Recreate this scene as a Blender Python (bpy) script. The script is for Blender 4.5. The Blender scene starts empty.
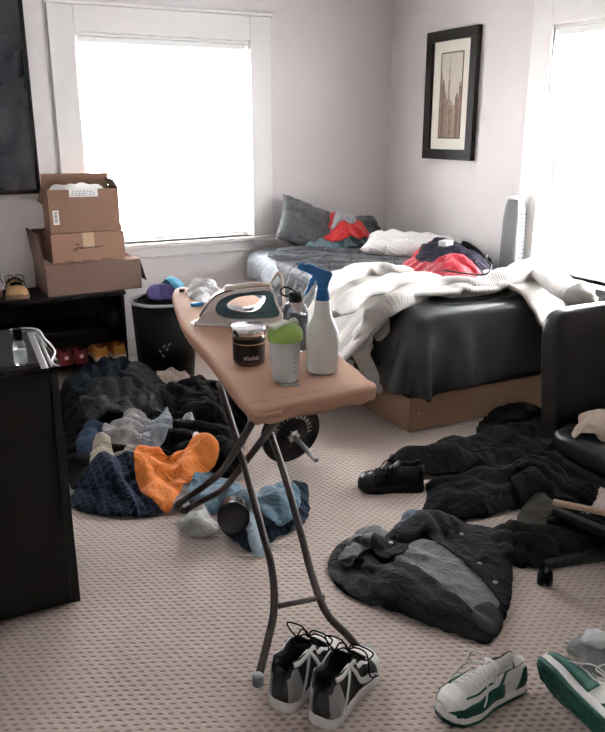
import bpy, bmesh, math, random
import numpy as np
from mathutils import Vector, Matrix
from mathutils.geometry import tessellate_polygon
PI = math.pi
R = math.radians
random.seed(7)
sc = bpy.context.scene
COL = sc.collection

# ------------------------------------------------------------------ camera, world, light, exposure
F, TH, YAW, EYE = 766.0, R(17.3), R(27.2), 1.55
cam = bpy.data.cameras.new('camera')
cam.sensor_fit = 'HORIZONTAL'; cam.sensor_width = 36.0; cam.lens = F / 605 * 36
cam.clip_start = 0.02
cam_o = bpy.data.objects.new('camera', cam); COL.objects.link(cam_o)
cam_o.location = (0, 0, EYE); cam_o.rotation_euler = (PI / 2 - TH, 0, -YAW)
sc.camera = cam_o
world = bpy.data.worlds.new('daylight'); sc.world = world; world.use_nodes = True
world.node_tree.nodes['Background'].inputs[0].default_value = (0.95, 0.97, 1.0, 1)
world.node_tree.nodes['Background'].inputs[1].default_value = 4.0

def area_light(name, loc, rot, sx, sy, power, col=(1, 1, 1)):
    l = bpy.data.lights.new(name, 'AREA'); l.shape = 'RECTANGLE'; l.size = sx; l.size_y = sy
    l.energy = power; l.color = col
    o = bpy.data.objects.new(name, l); COL.objects.link(o)
    o.location = loc; o.rotation_euler = rot
    return o
XR, YB, XL, YR, ZC = 3.43, 5.2, -0.75, -1.3, 2.55
# daylight just outside the two windows
area_light('daylight_back_window', (1.67, YB + 0.24, 1.46), (-PI / 2, 0, 0), 1.25, 1.4, 75, (0.97, 0.98, 1.0))
area_light('daylight_right_window', (XR + 0.24, 2.93, 1.46), (0, PI / 2, 0), 1.4, 1.25, 85, (0.97, 0.98, 1.0))
sc.view_settings.view_transform = 'Standard'; sc.view_settings.look = 'None'
sc.view_settings.gamma = 1; sc.view_settings.use_curve_mapping = False
sc.view_settings.exposure = 0.65

# ------------------------------------------------------------------ measuring helpers (photo point -> place)
def ray(px, py):
    x = (px - 302.5) / F; y = -(py - 366) / F
    f = math.cos(TH) + y * math.sin(TH); u = -math.sin(TH) + y * math.cos(TH)
    return (x * math.cos(YAW) + f * math.sin(YAW), -x * math.sin(YAW) + f * math.cos(YAW), u)
def atz(px, py, z=0.0):
    r = ray(px, py); t = (z - EYE) / r[2]; return (r[0] * t, r[1] * t)
def aty(px, py, Y):
    r = ray(px, py); t = Y / r[1]; return (r[0] * t, EYE + r[2] * t)

# ------------------------------------------------------------------ materials
MATS = {}
def mat(name, c, rough=0.7, metal=0.0, bump=0.0, bscale=200.0, var=0.0, vscale=8.0, sheen=0.0, trans=0.0, ior=1.45, coat=0.0, alpha=1.0, spec=0.5, wrinkle=0.0):
    if name in MATS: return MATS[name]
    m = bpy.data.materials.new(name); m.use_nodes = True
    nt = m.node_tree; b = nt.nodes['Principled BSDF']
    if max(c[:3]) < 0.03 and rough > 0.2: c = tuple(v * 0.45 for v in c); spec = min(spec, 0.3)
    c = (c[0], c[1], c[2], 1)
    b.inputs['Base Color'].default_value = c
    b.inputs['Roughness'].default_value = rough; b.inputs['Metallic'].default_value = metal
    b.inputs['IOR'].default_value = ior
    b.inputs['Transmission Weight'].default_value = trans
    b.inputs['Coat Weight'].default_value = coat; b.inputs['Coat Roughness'].default_value = 0.15
    b.inputs['Specular IOR Level'].default_value = spec
    b.inputs['Sheen Weight'].default_value = sheen; b.inputs['Alpha'].default_value = alpha
    tc = nt.nodes.new('ShaderNodeTexCoord')
    if var > 0:
        n = nt.nodes.new('ShaderNodeTexNoise'); n.inputs['Scale'].default_value = vscale; n.inputs['Detail'].default_value = 5
        nt.links.new(tc.outputs['Object'], n.inputs['Vector'])
        mx = nt.nodes.new('ShaderNodeMix'); mx.data_type = 'RGBA'
        mx.inputs[6].default_value = tuple(max(0, v * (1 - var)) for v in c[:3]) + (1,)
        mx.inputs[7].default_value = tuple(min(1, v * (1 + var)) for v in c[:3]) + (1,)
        nt.links.new(n.outputs['Fac'], mx.inputs[0]); nt.links.new(mx.outputs[2], b.inputs['Base Color'])
    if bump > 0:
        n2 = nt.nodes.new('ShaderNodeTexNoise'); n2.inputs['Scale'].default_value = bscale; n2.inputs['Detail'].default_value = 3
        nt.links.new(tc.outputs['Object'], n2.inputs['Vector'])
        bp = nt.nodes.new('ShaderNodeBump'); bp.inputs['Strength'].default_value = bump; bp.inputs['Distance'].default_value = 0.004
        nt.links.new(n2.outputs['Fac'], bp.inputs['Height']); nt.links.new(bp.outputs['Normal'], b.inputs['Normal'])
        if wrinkle > 0:   # soft creases of crumpled cloth
            n3 = nt.nodes.new('ShaderNodeTexNoise'); n3.inputs['Scale'].default_value = 9; n3.inputs['Detail'].default_value = 3; n3.inputs['Distortion'].default_value = 1.2
            nt.links.new(tc.outputs['Object'], n3.inputs['Vector'])
            a1 = nt.nodes.new('ShaderNodeMath'); a1.operation = 'SUBTRACT'; a1.inputs[1].default_value = 0.5; nt.links.new(n3.outputs['Fac'], a1.inputs[0])
            a2 = nt.nodes.new('ShaderNodeMath'); a2.operation = 'ABSOLUTE'; nt.links.new(a1.outputs[0], a2.inputs[0])
            a3 = nt.nodes.new('ShaderNodeMath'); a3.operation = 'POWER'; a3.inputs[1].default_value = 0.6; nt.links.new(a2.outputs[0], a3.inputs[0])
            b3 = nt.nodes.new('ShaderNodeBump'); b3.inputs['Strength'].default_value = wrinkle; b3.inputs['Distance'].default_value = 0.03; b3.invert = True
            nt.links.new(a3.outputs[0], b3.inputs['Height']); nt.links.new(b3.outputs['Normal'], bp.inputs['Normal'])
    MATS[name] = m
    return m
def cloth_mat(name, c, rough=0.85, var=0.18, bump=0.5, bscale=350, sheen=0.15, vscale=14, wrinkle=0.6):
    dark = max(c) < 0.1
    return mat(name, c, rough, 0, bump, bscale, var, vscale, 0.0 if dark else sheen, spec=0.5 if rough < 0.5 else (0.12 if dark else 0.3), wrinkle=wrinkle)

# ------------------------------------------------------------------ object helpers
def tag(o, label=None, cat=None, group=None, kind=None):
    if label: o['label'] = label
    if cat: o['category'] = cat
    if group: o['group'] = group
    if kind: o['kind'] = kind
    return o
def thing(name, label, cat, loc=(0, 0, 0), rotz=0.0, group=None):
    o = bpy.data.objects.new(name, None); COL.objects.link(o); o.empty_display_size = 0.05
    o.location = loc; o.rotation_euler = (0, 0, rotz)
    return tag(o, label, cat, group)
def obj(name, bm, m, parent=None, smooth=False, bevel=0.0, seg=2):
    me = bpy.data.meshes.new(name)
    bmesh.ops.recalc_face_normals(bm, faces=bm.faces)
    bm.to_mesh(me); bm.free()
    for mm in (m if isinstance(m, (list, tuple)) else [m]): me.materials.append(mm)
    if smooth:
        for p in me.polygons: p.use_smooth = True
    o = bpy.data.objects.new(name, me); COL.objects.link(o)
    if parent: o.parent = parent
    if bevel > 0:
        b = o.modifiers.new('bevel', 'BEVEL'); b.width = bevel; b.segments = seg; b.limit_method = 'ANGLE'; b.angle_limit = R(40)
    return o
def struct(name, bm, m, parent=None, **k):
    o = obj(name, bm, m, parent, **k)
    if not parent: o['kind'] = 'structure'
    return o
def dup(root, **props):
    def rec(o, par):
        c = o.copy(); COL.objects.link(c)
        if par: c.parent = par
        for ch in [x for x in COL.objects if x.parent == o]: rec(ch, c)
        return c
    r = rec(root, None)
    for k, v in props.items(): r[k] = v
    return r
def bx(bm, x0, x1, y0, y1, z0, z1, M=None):
    vs = [bm.verts.new((x, y, z)) for x in (x0, x1) for y in (y0, y1) for z in (z0, z1)]
    for f in ((0, 1, 3, 2), (4, 6, 7, 5), (0, 4, 5, 1), (2, 3, 7, 6), (0, 2, 6, 4), (1, 5, 7, 3)):
        bm.faces.new([vs[i] for i in f])
    if M is not None:
        for v in vs: v.co = M @ v.co
    return bm
def box(*a, M=None):
    return bx(bmesh.new(), *a, M=M)
def prism(bm, pts, z0, z1, M=None):
    a = [bm.verts.new((p[0], p[1], z0)) for p in pts]; b = [bm.verts.new((p[0], p[1], z1)) for p in pts]
    n = len(pts)
    for i in range(n): bm.faces.new((a[i], a[(i + 1) % n], b[(i + 1) % n], b[i]))
    bm.faces.new(a[::-1]); bm.faces.new(b)
    if M is not None:
        for v in a + b: v.co = M @ v.co
    return bm
def lathe(bm, prof, n=32, M=None, cap=True):
    """prof: list of (radius, z)"""
    rings = []
    for r, z in prof:
        rings.append([bm.verts.new((r * math.cos(2 * PI * k / n), r * math.sin(2 * PI * k / n), z)) for k in range(n)])
    for a, b in zip(rings, rings[1:]):
        for k in range(n): bm.faces.new((a[k], a[(k + 1) % n], b[(k + 1) % n], b[k]))
    if cap:
        bm.faces.new(rings[0][::-1]); bm.faces.new(rings[-1])
    if M is not None:
        for r_ in rings:
            for v in r_: v.co = M @ v.co
    return bm
def spline(pts, n):
    pts = [Vector(p) for p in pts]; out = []
    m = len(pts) - 1
    for i in range(m):
        p0 = pts[max(i - 1, 0)]; p1 = pts[i]; p2 = pts[i + 1]; p3 = pts[min(i + 2, m)]
        for k in range(n):
            t = k / n
            out.append(0.5 * ((2 * p1) + (p2 - p0) * t + (2 * p0 - 5 * p1 + 4 * p2 - p3) * t * t + (3 * p1 - p0 - 3 * p2 + p3) * t ** 3))
    out.append(pts[-1].copy())
    return out
def tube(bm, pts, r, n=10, smooth=6, flat=1.0):
    P = spline(pts, smooth) if smooth > 1 and len(pts) > 2 else [Vector(p) for p in pts]
    m = len(P); rings = []
    prev = None
    for i, p in enumerate(P):
        d = (P[min(i + 1, m - 1)] - P[max(i - 1, 0)]).normalized()
        if prev is None:
            a = Vector((0, 0, 1)) if abs(d.z) < 0.9 else Vector((1, 0, 0))
        else: a = prev
        s = d.cross(a).normalized(); u = s.cross(d).normalized(); prev = u
        rr = r(i / (m - 1)) if callable(r) else r
        rings.append([bm.verts.new(p + (s * math.cos(2 * PI * k / n) + u * math.sin(2 * PI * k / n) * flat) * rr) for k in range(n)])
    for a, b in zip(rings, rings[1:]):
        for k in range(n): bm.faces.new((a[k], a[(k + 1) % n], b[(k + 1) % n], b[k]))
    bm.faces.new(rings[0][::-1]); bm.faces.new(rings[-1])
    return bm
def sbox(bm, c, s, e=4.0, n=20, M=None, warp=None):
    """soft box: superellipsoid with half sizes s"""
    def sg(v, p): return math.copysign(abs(v) ** p, v)
    rings = []
    for i in range(n + 1):
        th = -PI / 2 + PI * i / n
        row = []
        for k in range(2 * n):
            ph = 2 * PI * k / (2 * n)
            p = Vector((s[0] * sg(math.cos(th), 2 / e) * sg(math.cos(ph), 2 / e), s[1] * sg(math.cos(th), 2 / e) * sg(math.sin(ph), 2 / e), s[2] * sg(math.sin(th), 2 / e)))
            if warp: p = warp(p)
            p = p + Vector(c)
            if M is not None: p = M @ p
            row.append(bm.verts.new(p))
        rings.append(row)
    for a, b in zip(rings, rings[1:]):
        for k in range(2 * n):
            bm.faces.new((a[k], a[(k + 1) % (2 * n)], b[(k + 1) % (2 * n)], b[k]))
    bmesh.ops.remove_doubles(bm, verts=bm.verts, dist=1e-5)
    return bm
def slab(bm, outer, holes, wf, M=None):
    """side profile (x,z) with holes, thickened along y by half width wf(x,z)"""
    loops = [outer] + holes
    flat = [p for l in loops for p in l]
    tris = tessellate_polygon([[Vector((p[0], p[1], 0)) for p in l] for l in loops])
    A = [bm.verts.new((p[0], -wf(*p), p[1])) for p in flat]; B = [bm.verts.new((p[0], wf(*p), p[1])) for p in flat]
    for t in tris:
        bm.faces.new([A[i] for i in t]); bm.faces.new([B[i] for i in reversed(t)])
    k = 0
    for l in loops:
        n = len(l)
        for i in range(n):
            a, b = k + i, k + (i + 1) % n
            bm.faces.new((A[a], A[b], B[b], B[a]))
        k += n
    if M is not None:
        for v in A + B: v.co = M @ v.co
    return bm
def text_part(name, s, size, m, parent, M, ext=0.0006):
    cu = bpy.data.curves.new(name, 'FONT'); cu.body = s; cu.size = size; cu.extrude = ext; cu.align_x = 'CENTER'; cu.align_y = 'CENTER'; cu.resolution_u = 3
    t = bpy.data.objects.new(name, cu); COL.objects.link(t)
    dg = bpy.context.evaluated_depsgraph_get()
    me = bpy.data.meshes.new_from_object(t.evaluated_get(dg)); me.transform(M)
    bpy.data.objects.remove(t)
    me.materials.clear(); me.materials.append(m)
    o = bpy.data.objects.new(name, me); COL.objects.link(o); o.parent = parent
    return o

# ------------------------------------------------------------------ cloth that is dropped and buckled on what lies below it
def vnoise(x, y, seed=0):
    rs = np.random.RandomState(seed); g = rs.rand(64, 64)
    xi = np.floor(x).astype(int); yi = np.floor(y).astype(int); fx = x - xi; fy = y - yi
    fx = fx * fx * (3 - 2 * fx); fy = fy * fy * (3 - 2 * fy)
    a = g[xi % 64, yi % 64]; b = g[(xi + 1) % 64, yi % 64]; c = g[xi % 64, (yi + 1) % 64]; d = g[(xi + 1) % 64, (yi + 1) % 64]
    return (a * (1 - fx) + b * fx) * (1 - fy) + (c * (1 - fx) + d * fx) * fy * 1.0 if False else (a * (1 - fx) * (1 - fy) + b * fx * (1 - fy) + c * (1 - fx) * fy + d * fx * fy)
class HMap:
    def __init__(s, x0, x1, y0, y1, z=0.0, res=0.01):
        s.x0, s.y0, s.res = x0, y0, res
        s.a = np.full((int((x1 - x0) / res) + 1, int((y1 - y0) / res) + 1), float(z))
    def ix(s, X, Y):
        return (np.clip(((X - s.x0) / s.res).astype(int), 0, s.a.shape[0] - 1), np.clip(((Y - s.y0) / s.res).astype(int), 0, s.a.shape[1] - 1))
    def get(s, X, Y): i, j = s.ix(X, Y); return s.a[i, j]
    def put(s, X, Y, Z):
        i, j = s.ix(X.ravel(), Y.ravel()); b = s.a.copy(); np.maximum.at(s.a, (i, j), Z.ravel())
        ch = s.a > b + 1e-4
        for _ in range(2):
            p = np.pad(s.a, 1, mode='edge'); sm = (p[:-2, 1:-1] + p[2:, 1:-1] + p[1:-1, :-2] + p[1:-1, 2:] + 2 * s.a) / 6
            near = np.pad(ch, 1); near = near[:-2, 1:-1] | near[2:, 1:-1] | near[1:-1, :-2] | near[1:-1, 2:] | ch
            s.a = np.where(near, np.maximum(sm, b), s.a)
FLOOR = HMap(0.0, 3.4, 0.9, 5.2)
def inpoly(X, Y, poly):
    ins = np.zeros(X.shape, bool); dmin = np.full(X.shape, 1e9); NX = X.copy(); NY = Y.copy(); n = len(poly)
    for i in range(n):
        x1, y1 = poly[i]; x2, y2 = poly[(i + 1) % n]
        c = ((y1 > Y) != (y2 > Y)) & (X < (x2 - x1) * (Y - y1) / (y2 - y1 + 1e-12) + x1)
        ins ^= c
        dx, dy = x2 - x1, y2 - y1
        t = np.clip(((X - x1) * dx + (Y - y1) * dy) / (dx * dx + dy * dy + 1e-12), 0, 1)
        qx, qy = x1 + t * dx, y1 + t * dy; d = np.hypot(X - qx, Y - qy)
        m = d < dmin; dmin = np.where(m, d, dmin); NX = np.where(m, qx, NX); NY = np.where(m, qy, NY)
    return ins, dmin, NX, NY
def smooth_poly(pts, n=4):
    P = [Vector((p[0], p[1], 0)) for p in pts]; m = len(P); out = []
    for i in range(m):
        p0, p1, p2, p3 = P[i - 1], P[i], P[(i + 1) % m], P[(i + 2) % m]
        for k in range(n):
            t = k / n
            q = 0.5 * ((2 * p1) + (p2 - p0) * t + (2 * p0 - 5 * p1 + 4 * p2 - p3) * t * t + (3 * p1 - p0 - 3 * p2 + p3) * t ** 3)
            out.append((q.x, q.y))
    return out
def box_collider(boxes, r=0.0):
    def f(P):
        for (x0, x1, y0, y1, z1) in boxes:
            ins = (P[..., 0] > x0) & (P[..., 0] < x1) & (P[..., 1] > y0) & (P[..., 1] < y1) & (P[..., 2] < z1)
            if not ins.any(): continue
            d = np.stack([P[..., 0] - x0, x1 - P[..., 0], P[..., 1] - y0, y1 - P[..., 1], z1 - P[..., 2]], -1)
            k = d.argmin(-1)
            for a, (ax, v) in enumerate(((0, x0), (0, x1), (1, y0), (1, y1), (2, z1))):
                mm = ins & (k == a); P[..., ax] = np.where(mm, v, P[..., ax])
        P[..., 2] = np.maximum(P[..., 2], 0.006)
    return f
def drape(name, poly, m, hmap=None, h=0.018, stretch=(1.3, 1.2), ang=0.0, z0=0.03, puff=0.04, steps=70, iters=3, pull=0.06, edge=0.3, bend=1.0, th=0.006, seed=1, collide=None, parent=None, lift=None, dome=0.0, free=False, sub=1, smooth=True, grav=0.0022, gap=0.004, zmax=None, pin=None, ymax=5.14, mound=0.0):
    hmap = hmap or FLOOR
    if smooth: poly = smooth_poly(poly)
    px = [p[0] for p in poly]; py = [p[1] for p in poly]
    ca, sa = math.cos(ang), math.sin(ang)
    cx, cy = (min(px) + max(px)) / 2, (min(py) + max(py)) / 2
    q = [((x - cx) * ca + (y - cy) * sa, -(x - cx) * sa + (y - cy) * ca) for x, y in poly]
    us = np.arange(min(a for a, b in q) - h, max(a for a, b in q) + 1.5 * h, h); vs = np.arange(min(b for a, b in q) - h, max(b for a, b in q) + 1.5 * h, h)
    U, V = np.meshgrid(us, vs, indexing='ij')
    ins, d, NU, NV = inpoly(U, V, q)
    mask = ins | (d < 0.55 * h)
    out = mask & ~ins
    U2 = np.where(out, NU, U); V2 = np.where(out, NV, V)
    X = cx + U2 * ca - V2 * sa; Y = cy + U2 * sa + V2 * ca
    W0 = mask.astype(float)
    er = mask.copy()
    er[1:-1, 1:-1] = mask[1:-1, 1:-1] & mask[:-2, 1:-1] & mask[2:, 1:-1] & mask[1:-1, :-2] & mask[1:-1, 2:]
    er[0] = er[-1] = False; er[:, 0] = er[:, -1] = False
    bnd = mask & ~er
    rs = np.random.RandomState(seed)
    dist = np.where(ins, d, 0)
    if mound > 0 and collide is None:   # bulk bundled inside the cloth
        HX = hmap.x0 + hmap.res * (np.arange(hmap.a.shape[0]) + 0.5); HY = hmap.y0 + hmap.res * (np.arange(hmap.a.shape[1]) + 0.5)
        i0, i1 = np.searchsorted(HX, (min(px), max(px))); j0, j1 = np.searchsorted(HY, (min(py), max(py)))
        gx, gy = np.meshgrid(HX[i0:i1], HY[j0:j1], indexing='ij')
        hi_, hd_, _, _ = inpoly(gx, gy, poly)
        kk = np.where(hi_, np.clip(hd_ / 0.09, 0, 1), 0); kk = np.sqrt(kk) * 0.6 + kk * 0.4
        kk = kk * (0.55 + 0.9 * vnoise(gx / 0.09 + 50 + seed, gy / 0.09 + 50, seed + 8))
        hmap.a[i0:i1, j0:j1] += mound * kk
    if hmap is not None and collide is None: base = hmap.get(X, Y)
    else: base = np.full(X.shape, 0.0)
    wu = U2 + 0.07 * (vnoise(U2 / 0.15 + seed, V2 / 0.15 + 31, seed + 5) - 0.5) + 0.05 * np.sin(V2 / 0.11 + seed)
    nz = vnoise(wu / 0.05 + 7 * seed + 900, V2 / 0.28 + 903, seed) - 0.5 + 0.6 * (vnoise(wu / 0.028 + 905, V2 / 0.12 + 9 * seed + 900, seed + 1) - 0.5)
    inn = np.clip(dist / 0.05, 0.08, 1)
    Z = base + z0 * inn + puff * inn * (nz + 0.3) + dome * np.minimum(dist / 0.12, 1)
    if lift is not None: Z = Z + lift(X, Y)
    P = np.stack([X, Y, Z], -1); P0 = P.copy(); Vl = np.zeros_like(P)
    sx = stretch[0] * (1 + 0.16 * (vnoise(U / 0.16 + 1, V / 0.16 + seed, seed + 2) - 0.5)); sy = stretch[1] * (1 + 0.16 * (vnoise(U / 0.16 + 9, V / 0.16 + seed, seed + 3) - 0.5))
    cons = []
    for di, dj, k in ((1, 0, 1.0), (0, 1, 1.0), (1, 1, 0.7), (1, -1, 0.7), (2, 0, 0.35 * bend), (0, 2, 0.35 * bend), (3, 0, 0.12 * bend), (0, 3, 0.12 * bend)):
        n, mm = mask.shape
        for par in range(2):
            A = np.zeros_like(mask)
            I, J = np.meshgrid(np.arange(n), np.arange(mm), indexing='ij')
            sel = ((I // di) % 2 == par) if di > 0 else (((J // dj) % 2) == par)
            ii, jj = I[sel], J[sel]; i2, j2 = ii + di, jj + dj
            ok = (i2 < n) & (j2 < mm) & (j2 >= 0) & (i2 >= 0); ii, jj, i2, j2 = ii[ok], jj[ok], i2[ok], j2[ok]
            ok = mask[ii, jj] & mask[i2, j2]; ii, jj, i2, j2 = ii[ok], jj[ok], i2[ok], j2[ok]
            a = ii * mm + jj; b = i2 * mm + j2
            du = (U2[i2, j2] - U2[ii, jj]) * sx[ii, jj]; dv = (V2[i2, j2] - V2[ii, jj]) * sy[ii, jj]
            cons.append((a, b, np.hypot(du, dv), k))
    Pf = P.reshape(-1, 3); Vf = Vl.reshape(-1, 3); P0f = P0.reshape(-1, 3)
    pw = np.where(bnd, edge, pull) * (0 if free else 1)
    if pin: pw = np.where((X > pin[0]) & (X < pin[1]) & (Y > pin[2]) & (Y < pin[3]), 0.25, pw)
    pw = pw.reshape(-1, 1)
    for s in range(steps):
        old = Pf.copy()
        Vf[:, 2] -= grav
        Pf += Vf
        for it in range(iters):
            for a, b, L, k in cons:
                dl = Pf[b] - Pf[a]; ln = np.sqrt((dl * dl).sum(1)) + 1e-9
                c = dl * ((ln - L) / ln * 0.5 * k)[:, None]
                Pf[a] += c; Pf[b] -= c
            Pf[:, :2] += (P0f[:, :2] - Pf[:, :2]) * pw
            G = Pf.reshape(P.shape)
            if collide is not None: collide(G)
            else:
                fl = hmap.get(G[..., 0], G[..., 1]) + gap
                hit = G[..., 2] < fl
                G[..., 2] = np.where(hit, fl, G[..., 2])
            G[..., 1] = np.minimum(G[..., 1], ymax)
            if zmax is not None: G[..., 2] = np.minimum(G[..., 2], zmax)
        Vf = (Pf - old) * 0.88
        if collide is None: Vf[bnd.ravel(), 2] = np.minimum(Vf[bnd.ravel(), 2], 0); Vf[bnd.ravel(), 2] -= 0.004
        if collide is None:
            con = (Pf[:, 2] <= hmap.get(Pf[:, 0], Pf[:, 1]) + gap + 0.001)[:, None]
            Vf = np.where(con, Vf * 0.5, Vf)
        else: Vf = np.where(np.abs(Vf) > 0.03, np.sign(Vf) * 0.03, Vf)
    G = Pf.reshape(P.shape)
    if collide is None:   # later cloths lie on this one
        XX, YY, ZZ = [G[..., 0]], [G[..., 1]], [G[..., 2]]
        fa = (mask[:-1, :-1] & mask[1:, :-1] & mask[:-1, 1:] & mask[1:, 1:])
        pts = []
        for s_ in (0, 0.33, 0.66):
            for t_ in (0, 0.33, 0.66):
                g = G[:-1, :-1] * (1 - s_) * (1 - t_) + G[1:, :-1] * s_ * (1 - t_) + G[:-1, 1:] * (1 - s_) * t_ + G[1:, 1:] * s_ * t_
                pts.append(g[fa])
        pts = np.concatenate(pts); hmap.put(pts[:, 0], pts[:, 1], pts[:, 2] + th)
    bm = bmesh.new(); idx = {}
    n, mm = mask.shape
    fm = mask[:-1, :-1] & mask[1:, :-1] & mask[:-1, 1:] & mask[1:, 1:]
    def vv(i, j):
        if (i, j) not in idx: idx[(i, j)] = bm.verts.new(G[i, j])
        return idx[(i, j)]
    for i in range(n - 1):
        for j in range(mm - 1):
            c4 = [(i, j), (i + 1, j), (i + 1, j + 1), (i, j + 1)]
            ok = [c for c in c4 if mask[c]]
            if len(ok) >= 3: bm.faces.new([vv(*c) for c in ok])
    me = bpy.data.meshes.new(name)
    bm.normal_update()
    if sum(f.normal.z for f in bm.faces) < 0: bmesh.ops.reverse_faces(bm, faces=bm.faces)
    bm.to_mesh(me); bm.free(); me.materials.append(m)
    for p in me.polygons: p.use_smooth = True
    o = bpy.data.objects.new(name, me); COL.objects.link(o)
    if parent: o.parent = parent
    sf = o.modifiers.new('thickness', 'SOLIDIFY'); sf.thickness = th; sf.offset = 1
    if sub:
        s2 = o.modifiers.new('soft', 'SUBSURF'); s2.levels = sub; s2.render_levels = sub
    return o
def onplane(px, py, Y0, z0, k):
    r = ray(px, py); t = (Y0 + k * (EYE - z0)) / (r[1] - k * r[2]); return (r[0] * t, r[1] * t, EYE + r[2] * t)
def fpoly(pix, z=0.03):
    return [atz(x, y, z) for x, y in pix]
# ================================================================== THE ROOM
def wall_mat(name, c):
    return mat(name, c, 0.75, 0, 0.25, 60, 0.03, 2.0)
M_WALL = wall_mat('painted_wall', (0.745, 0.70, 0.695))
M_TRIM = mat('white_gloss_paint', (0.80, 0.775, 0.75), 0.4, 0, 0.1, 30, 0.02, 3)
M_CEIL = mat('ceiling_paint', (0.75, 0.73, 0.72), 0.9)
def carpet_mat():
    m = bpy.data.materials.new('loop_carpet'); m.use_nodes = True; nt = m.node_tree; L = nt.links.new
    b = nt.nodes['Principled BSDF']; b.inputs['Roughness'].default_value = 0.95; b.inputs['Sheen Weight'].default_value = 0.2
    tc = nt.nodes.new('ShaderNodeTexCoord'); sep = nt.nodes.new('ShaderNodeSeparateXYZ')
    nz = nt.nodes.new('ShaderNodeTexNoise'); nz.inputs['Scale'].default_value = 9; nz.inputs['Detail'].default_value = 2
    L(tc.outputs['Object'], nz.inputs['Vector'])
    va = nt.nodes.new('ShaderNodeVectorMath'); va.operation = 'MULTIPLY_ADD'; va.inputs[1].default_value = (0.012, 0.012, 0)
    L(nz.outputs['Color'], va.inputs[0]); L(tc.outputs['Object'], va.inputs[2]); rot = nt.nodes.new('ShaderNodeVectorRotate'); rot.rotation_type = 'Z_AXIS'; rot.inputs['Angle'].default_value = R(24)
    L(va.outputs[0], rot.inputs['Vector']); L(rot.outputs[0], sep.inputs[0])
    def mth(op, a, bb=None, c=None):
        n = nt.nodes.new('ShaderNodeMath'); n.operation = op
        for i, v in enumerate((a, bb, c)):
            if v is None: continue
            if isinstance(v, (int, float)): n.inputs[i].default_value = v
            else: L(v, n.inputs[i])
        return n.outputs[0]
    rx, ry = 0.031, 0.0195
    row = mth('DIVIDE', sep.outputs['Y'], ry)
    fr = mth('FLOOR', row); half = mth('MULTIPLY', mth('MODULO', fr, 2.0), 0.5)
    u = mth('ADD', mth('DIVIDE', sep.outputs['X'], rx), half)
    fu = mth('SUBTRACT', mth('FRACT', u), 0.5); fv = mth('SUBTRACT', mth('FRACT', row), 0.5)
    d = mth('SQRT', mth('ADD', mth('MULTIPLY', mth('MULTIPLY', fu, fu), 1.1), mth('MULTIPLY', mth('MULTIPLY', fv, fv), 1.3)))
    hole = nt.nodes.new('ShaderNodeMapRange'); hole.interpolation_type = 'SMOOTHSTEP'
    hole.inputs['From Min'].default_value = 0.12; hole.inputs['From Max'].default_value = 0.40
    L(d, hole.inputs['Value'])
    fib = nt.nodes.new('ShaderNodeTexNoise'); fib.inputs['Scale'].default_value = 420; fib.inputs['Detail'].default_value = 2
    L(tc.outputs['Object'], fib.inputs['Vector'])
    big = nt.nodes.new('ShaderNodeTexNoise'); big.inputs['Scale'].default_value = 1.6; big.inputs['Detail'].default_value = 4
    L(tc.outputs['Object'], big.inputs['Vector'])
    hgt = mth('MULTIPLY_ADD', fib.outputs['Fac'], 0.35, hole.outputs[0])
    bp = nt.nodes.new('ShaderNodeBump'); bp.inputs['Strength'].default_value = 0.85; bp.inputs['Distance'].default_value = 0.006
    L(hgt, bp.inputs['Height']); L(bp.outputs['Normal'], b.inputs['Normal'])
    mx = nt.nodes.new('ShaderNodeMix'); mx.data_type = 'RGBA'
    mx.inputs[6].default_value = (0.20, 0.15, 0.125, 1); mx.inputs[7].default_value = (0.54, 0.44, 0.385, 1)
    fac = mth('MULTIPLY', mth('MULTIPLY_ADD', hole.outputs[0], 0.55, 0.38), mth('MULTIPLY_ADD', big.outputs['Fac'], 0.35, 0.8))
    L(fac, mx.inputs[0]); L(mx.outputs[2], b.inputs['Base Color'])
    return m
struct('floor', box(XL, XR, YR, YB, -0.05, 0.0), carpet_mat())
struct('ceiling', box(XL, XR, YR, YB, ZC, ZC + 0.05), M_CEIL)
struct('wall_left', box(XL - 0.12, XL, YR, YB, 0, ZC), M_WALL)
struct('wall_rear', box(XL, XR, YR - 0.12, YR, 0, ZC), M_WALL)
# window openings
WX0, WX1, WZ0, WZ1 = 1.085, 2.262, 0.79, 2.115
bm = bmesh.new(); T = 0.16
bx(bm, XL, WX0, YB, YB + T, 0, ZC); bx(bm, WX1, XR + T, YB, YB + T, 0, ZC); bx(bm, WX0, WX1, YB, YB + T, 0, WZ0); bx(bm, WX0, WX1, YB, YB + T, WZ1, ZC)
struct('wall_back', bm, M_WALL)
WY0, WY1 = 2.36, 3.545
bm = bmesh.new()
bx(bm, XR, XR + T, YR, WY0, 0, ZC); bx(bm, XR, XR + T, WY1, YB, 0, ZC); bx(bm, XR, XR + T, WY0, WY1, 0, 0.70); bx(bm, XR, XR + T, WY0, WY1, WZ1 - 0.01, ZC)
struct('wall_right', bm, M_WALL)
M_GLASS = mat('window_glass', (1, 1, 1), 0.0, 0, trans=1.0, ior=1.02)
M_BLIND = mat('white_blind', (0.9, 0.9, 0.88), 0.6)
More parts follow.
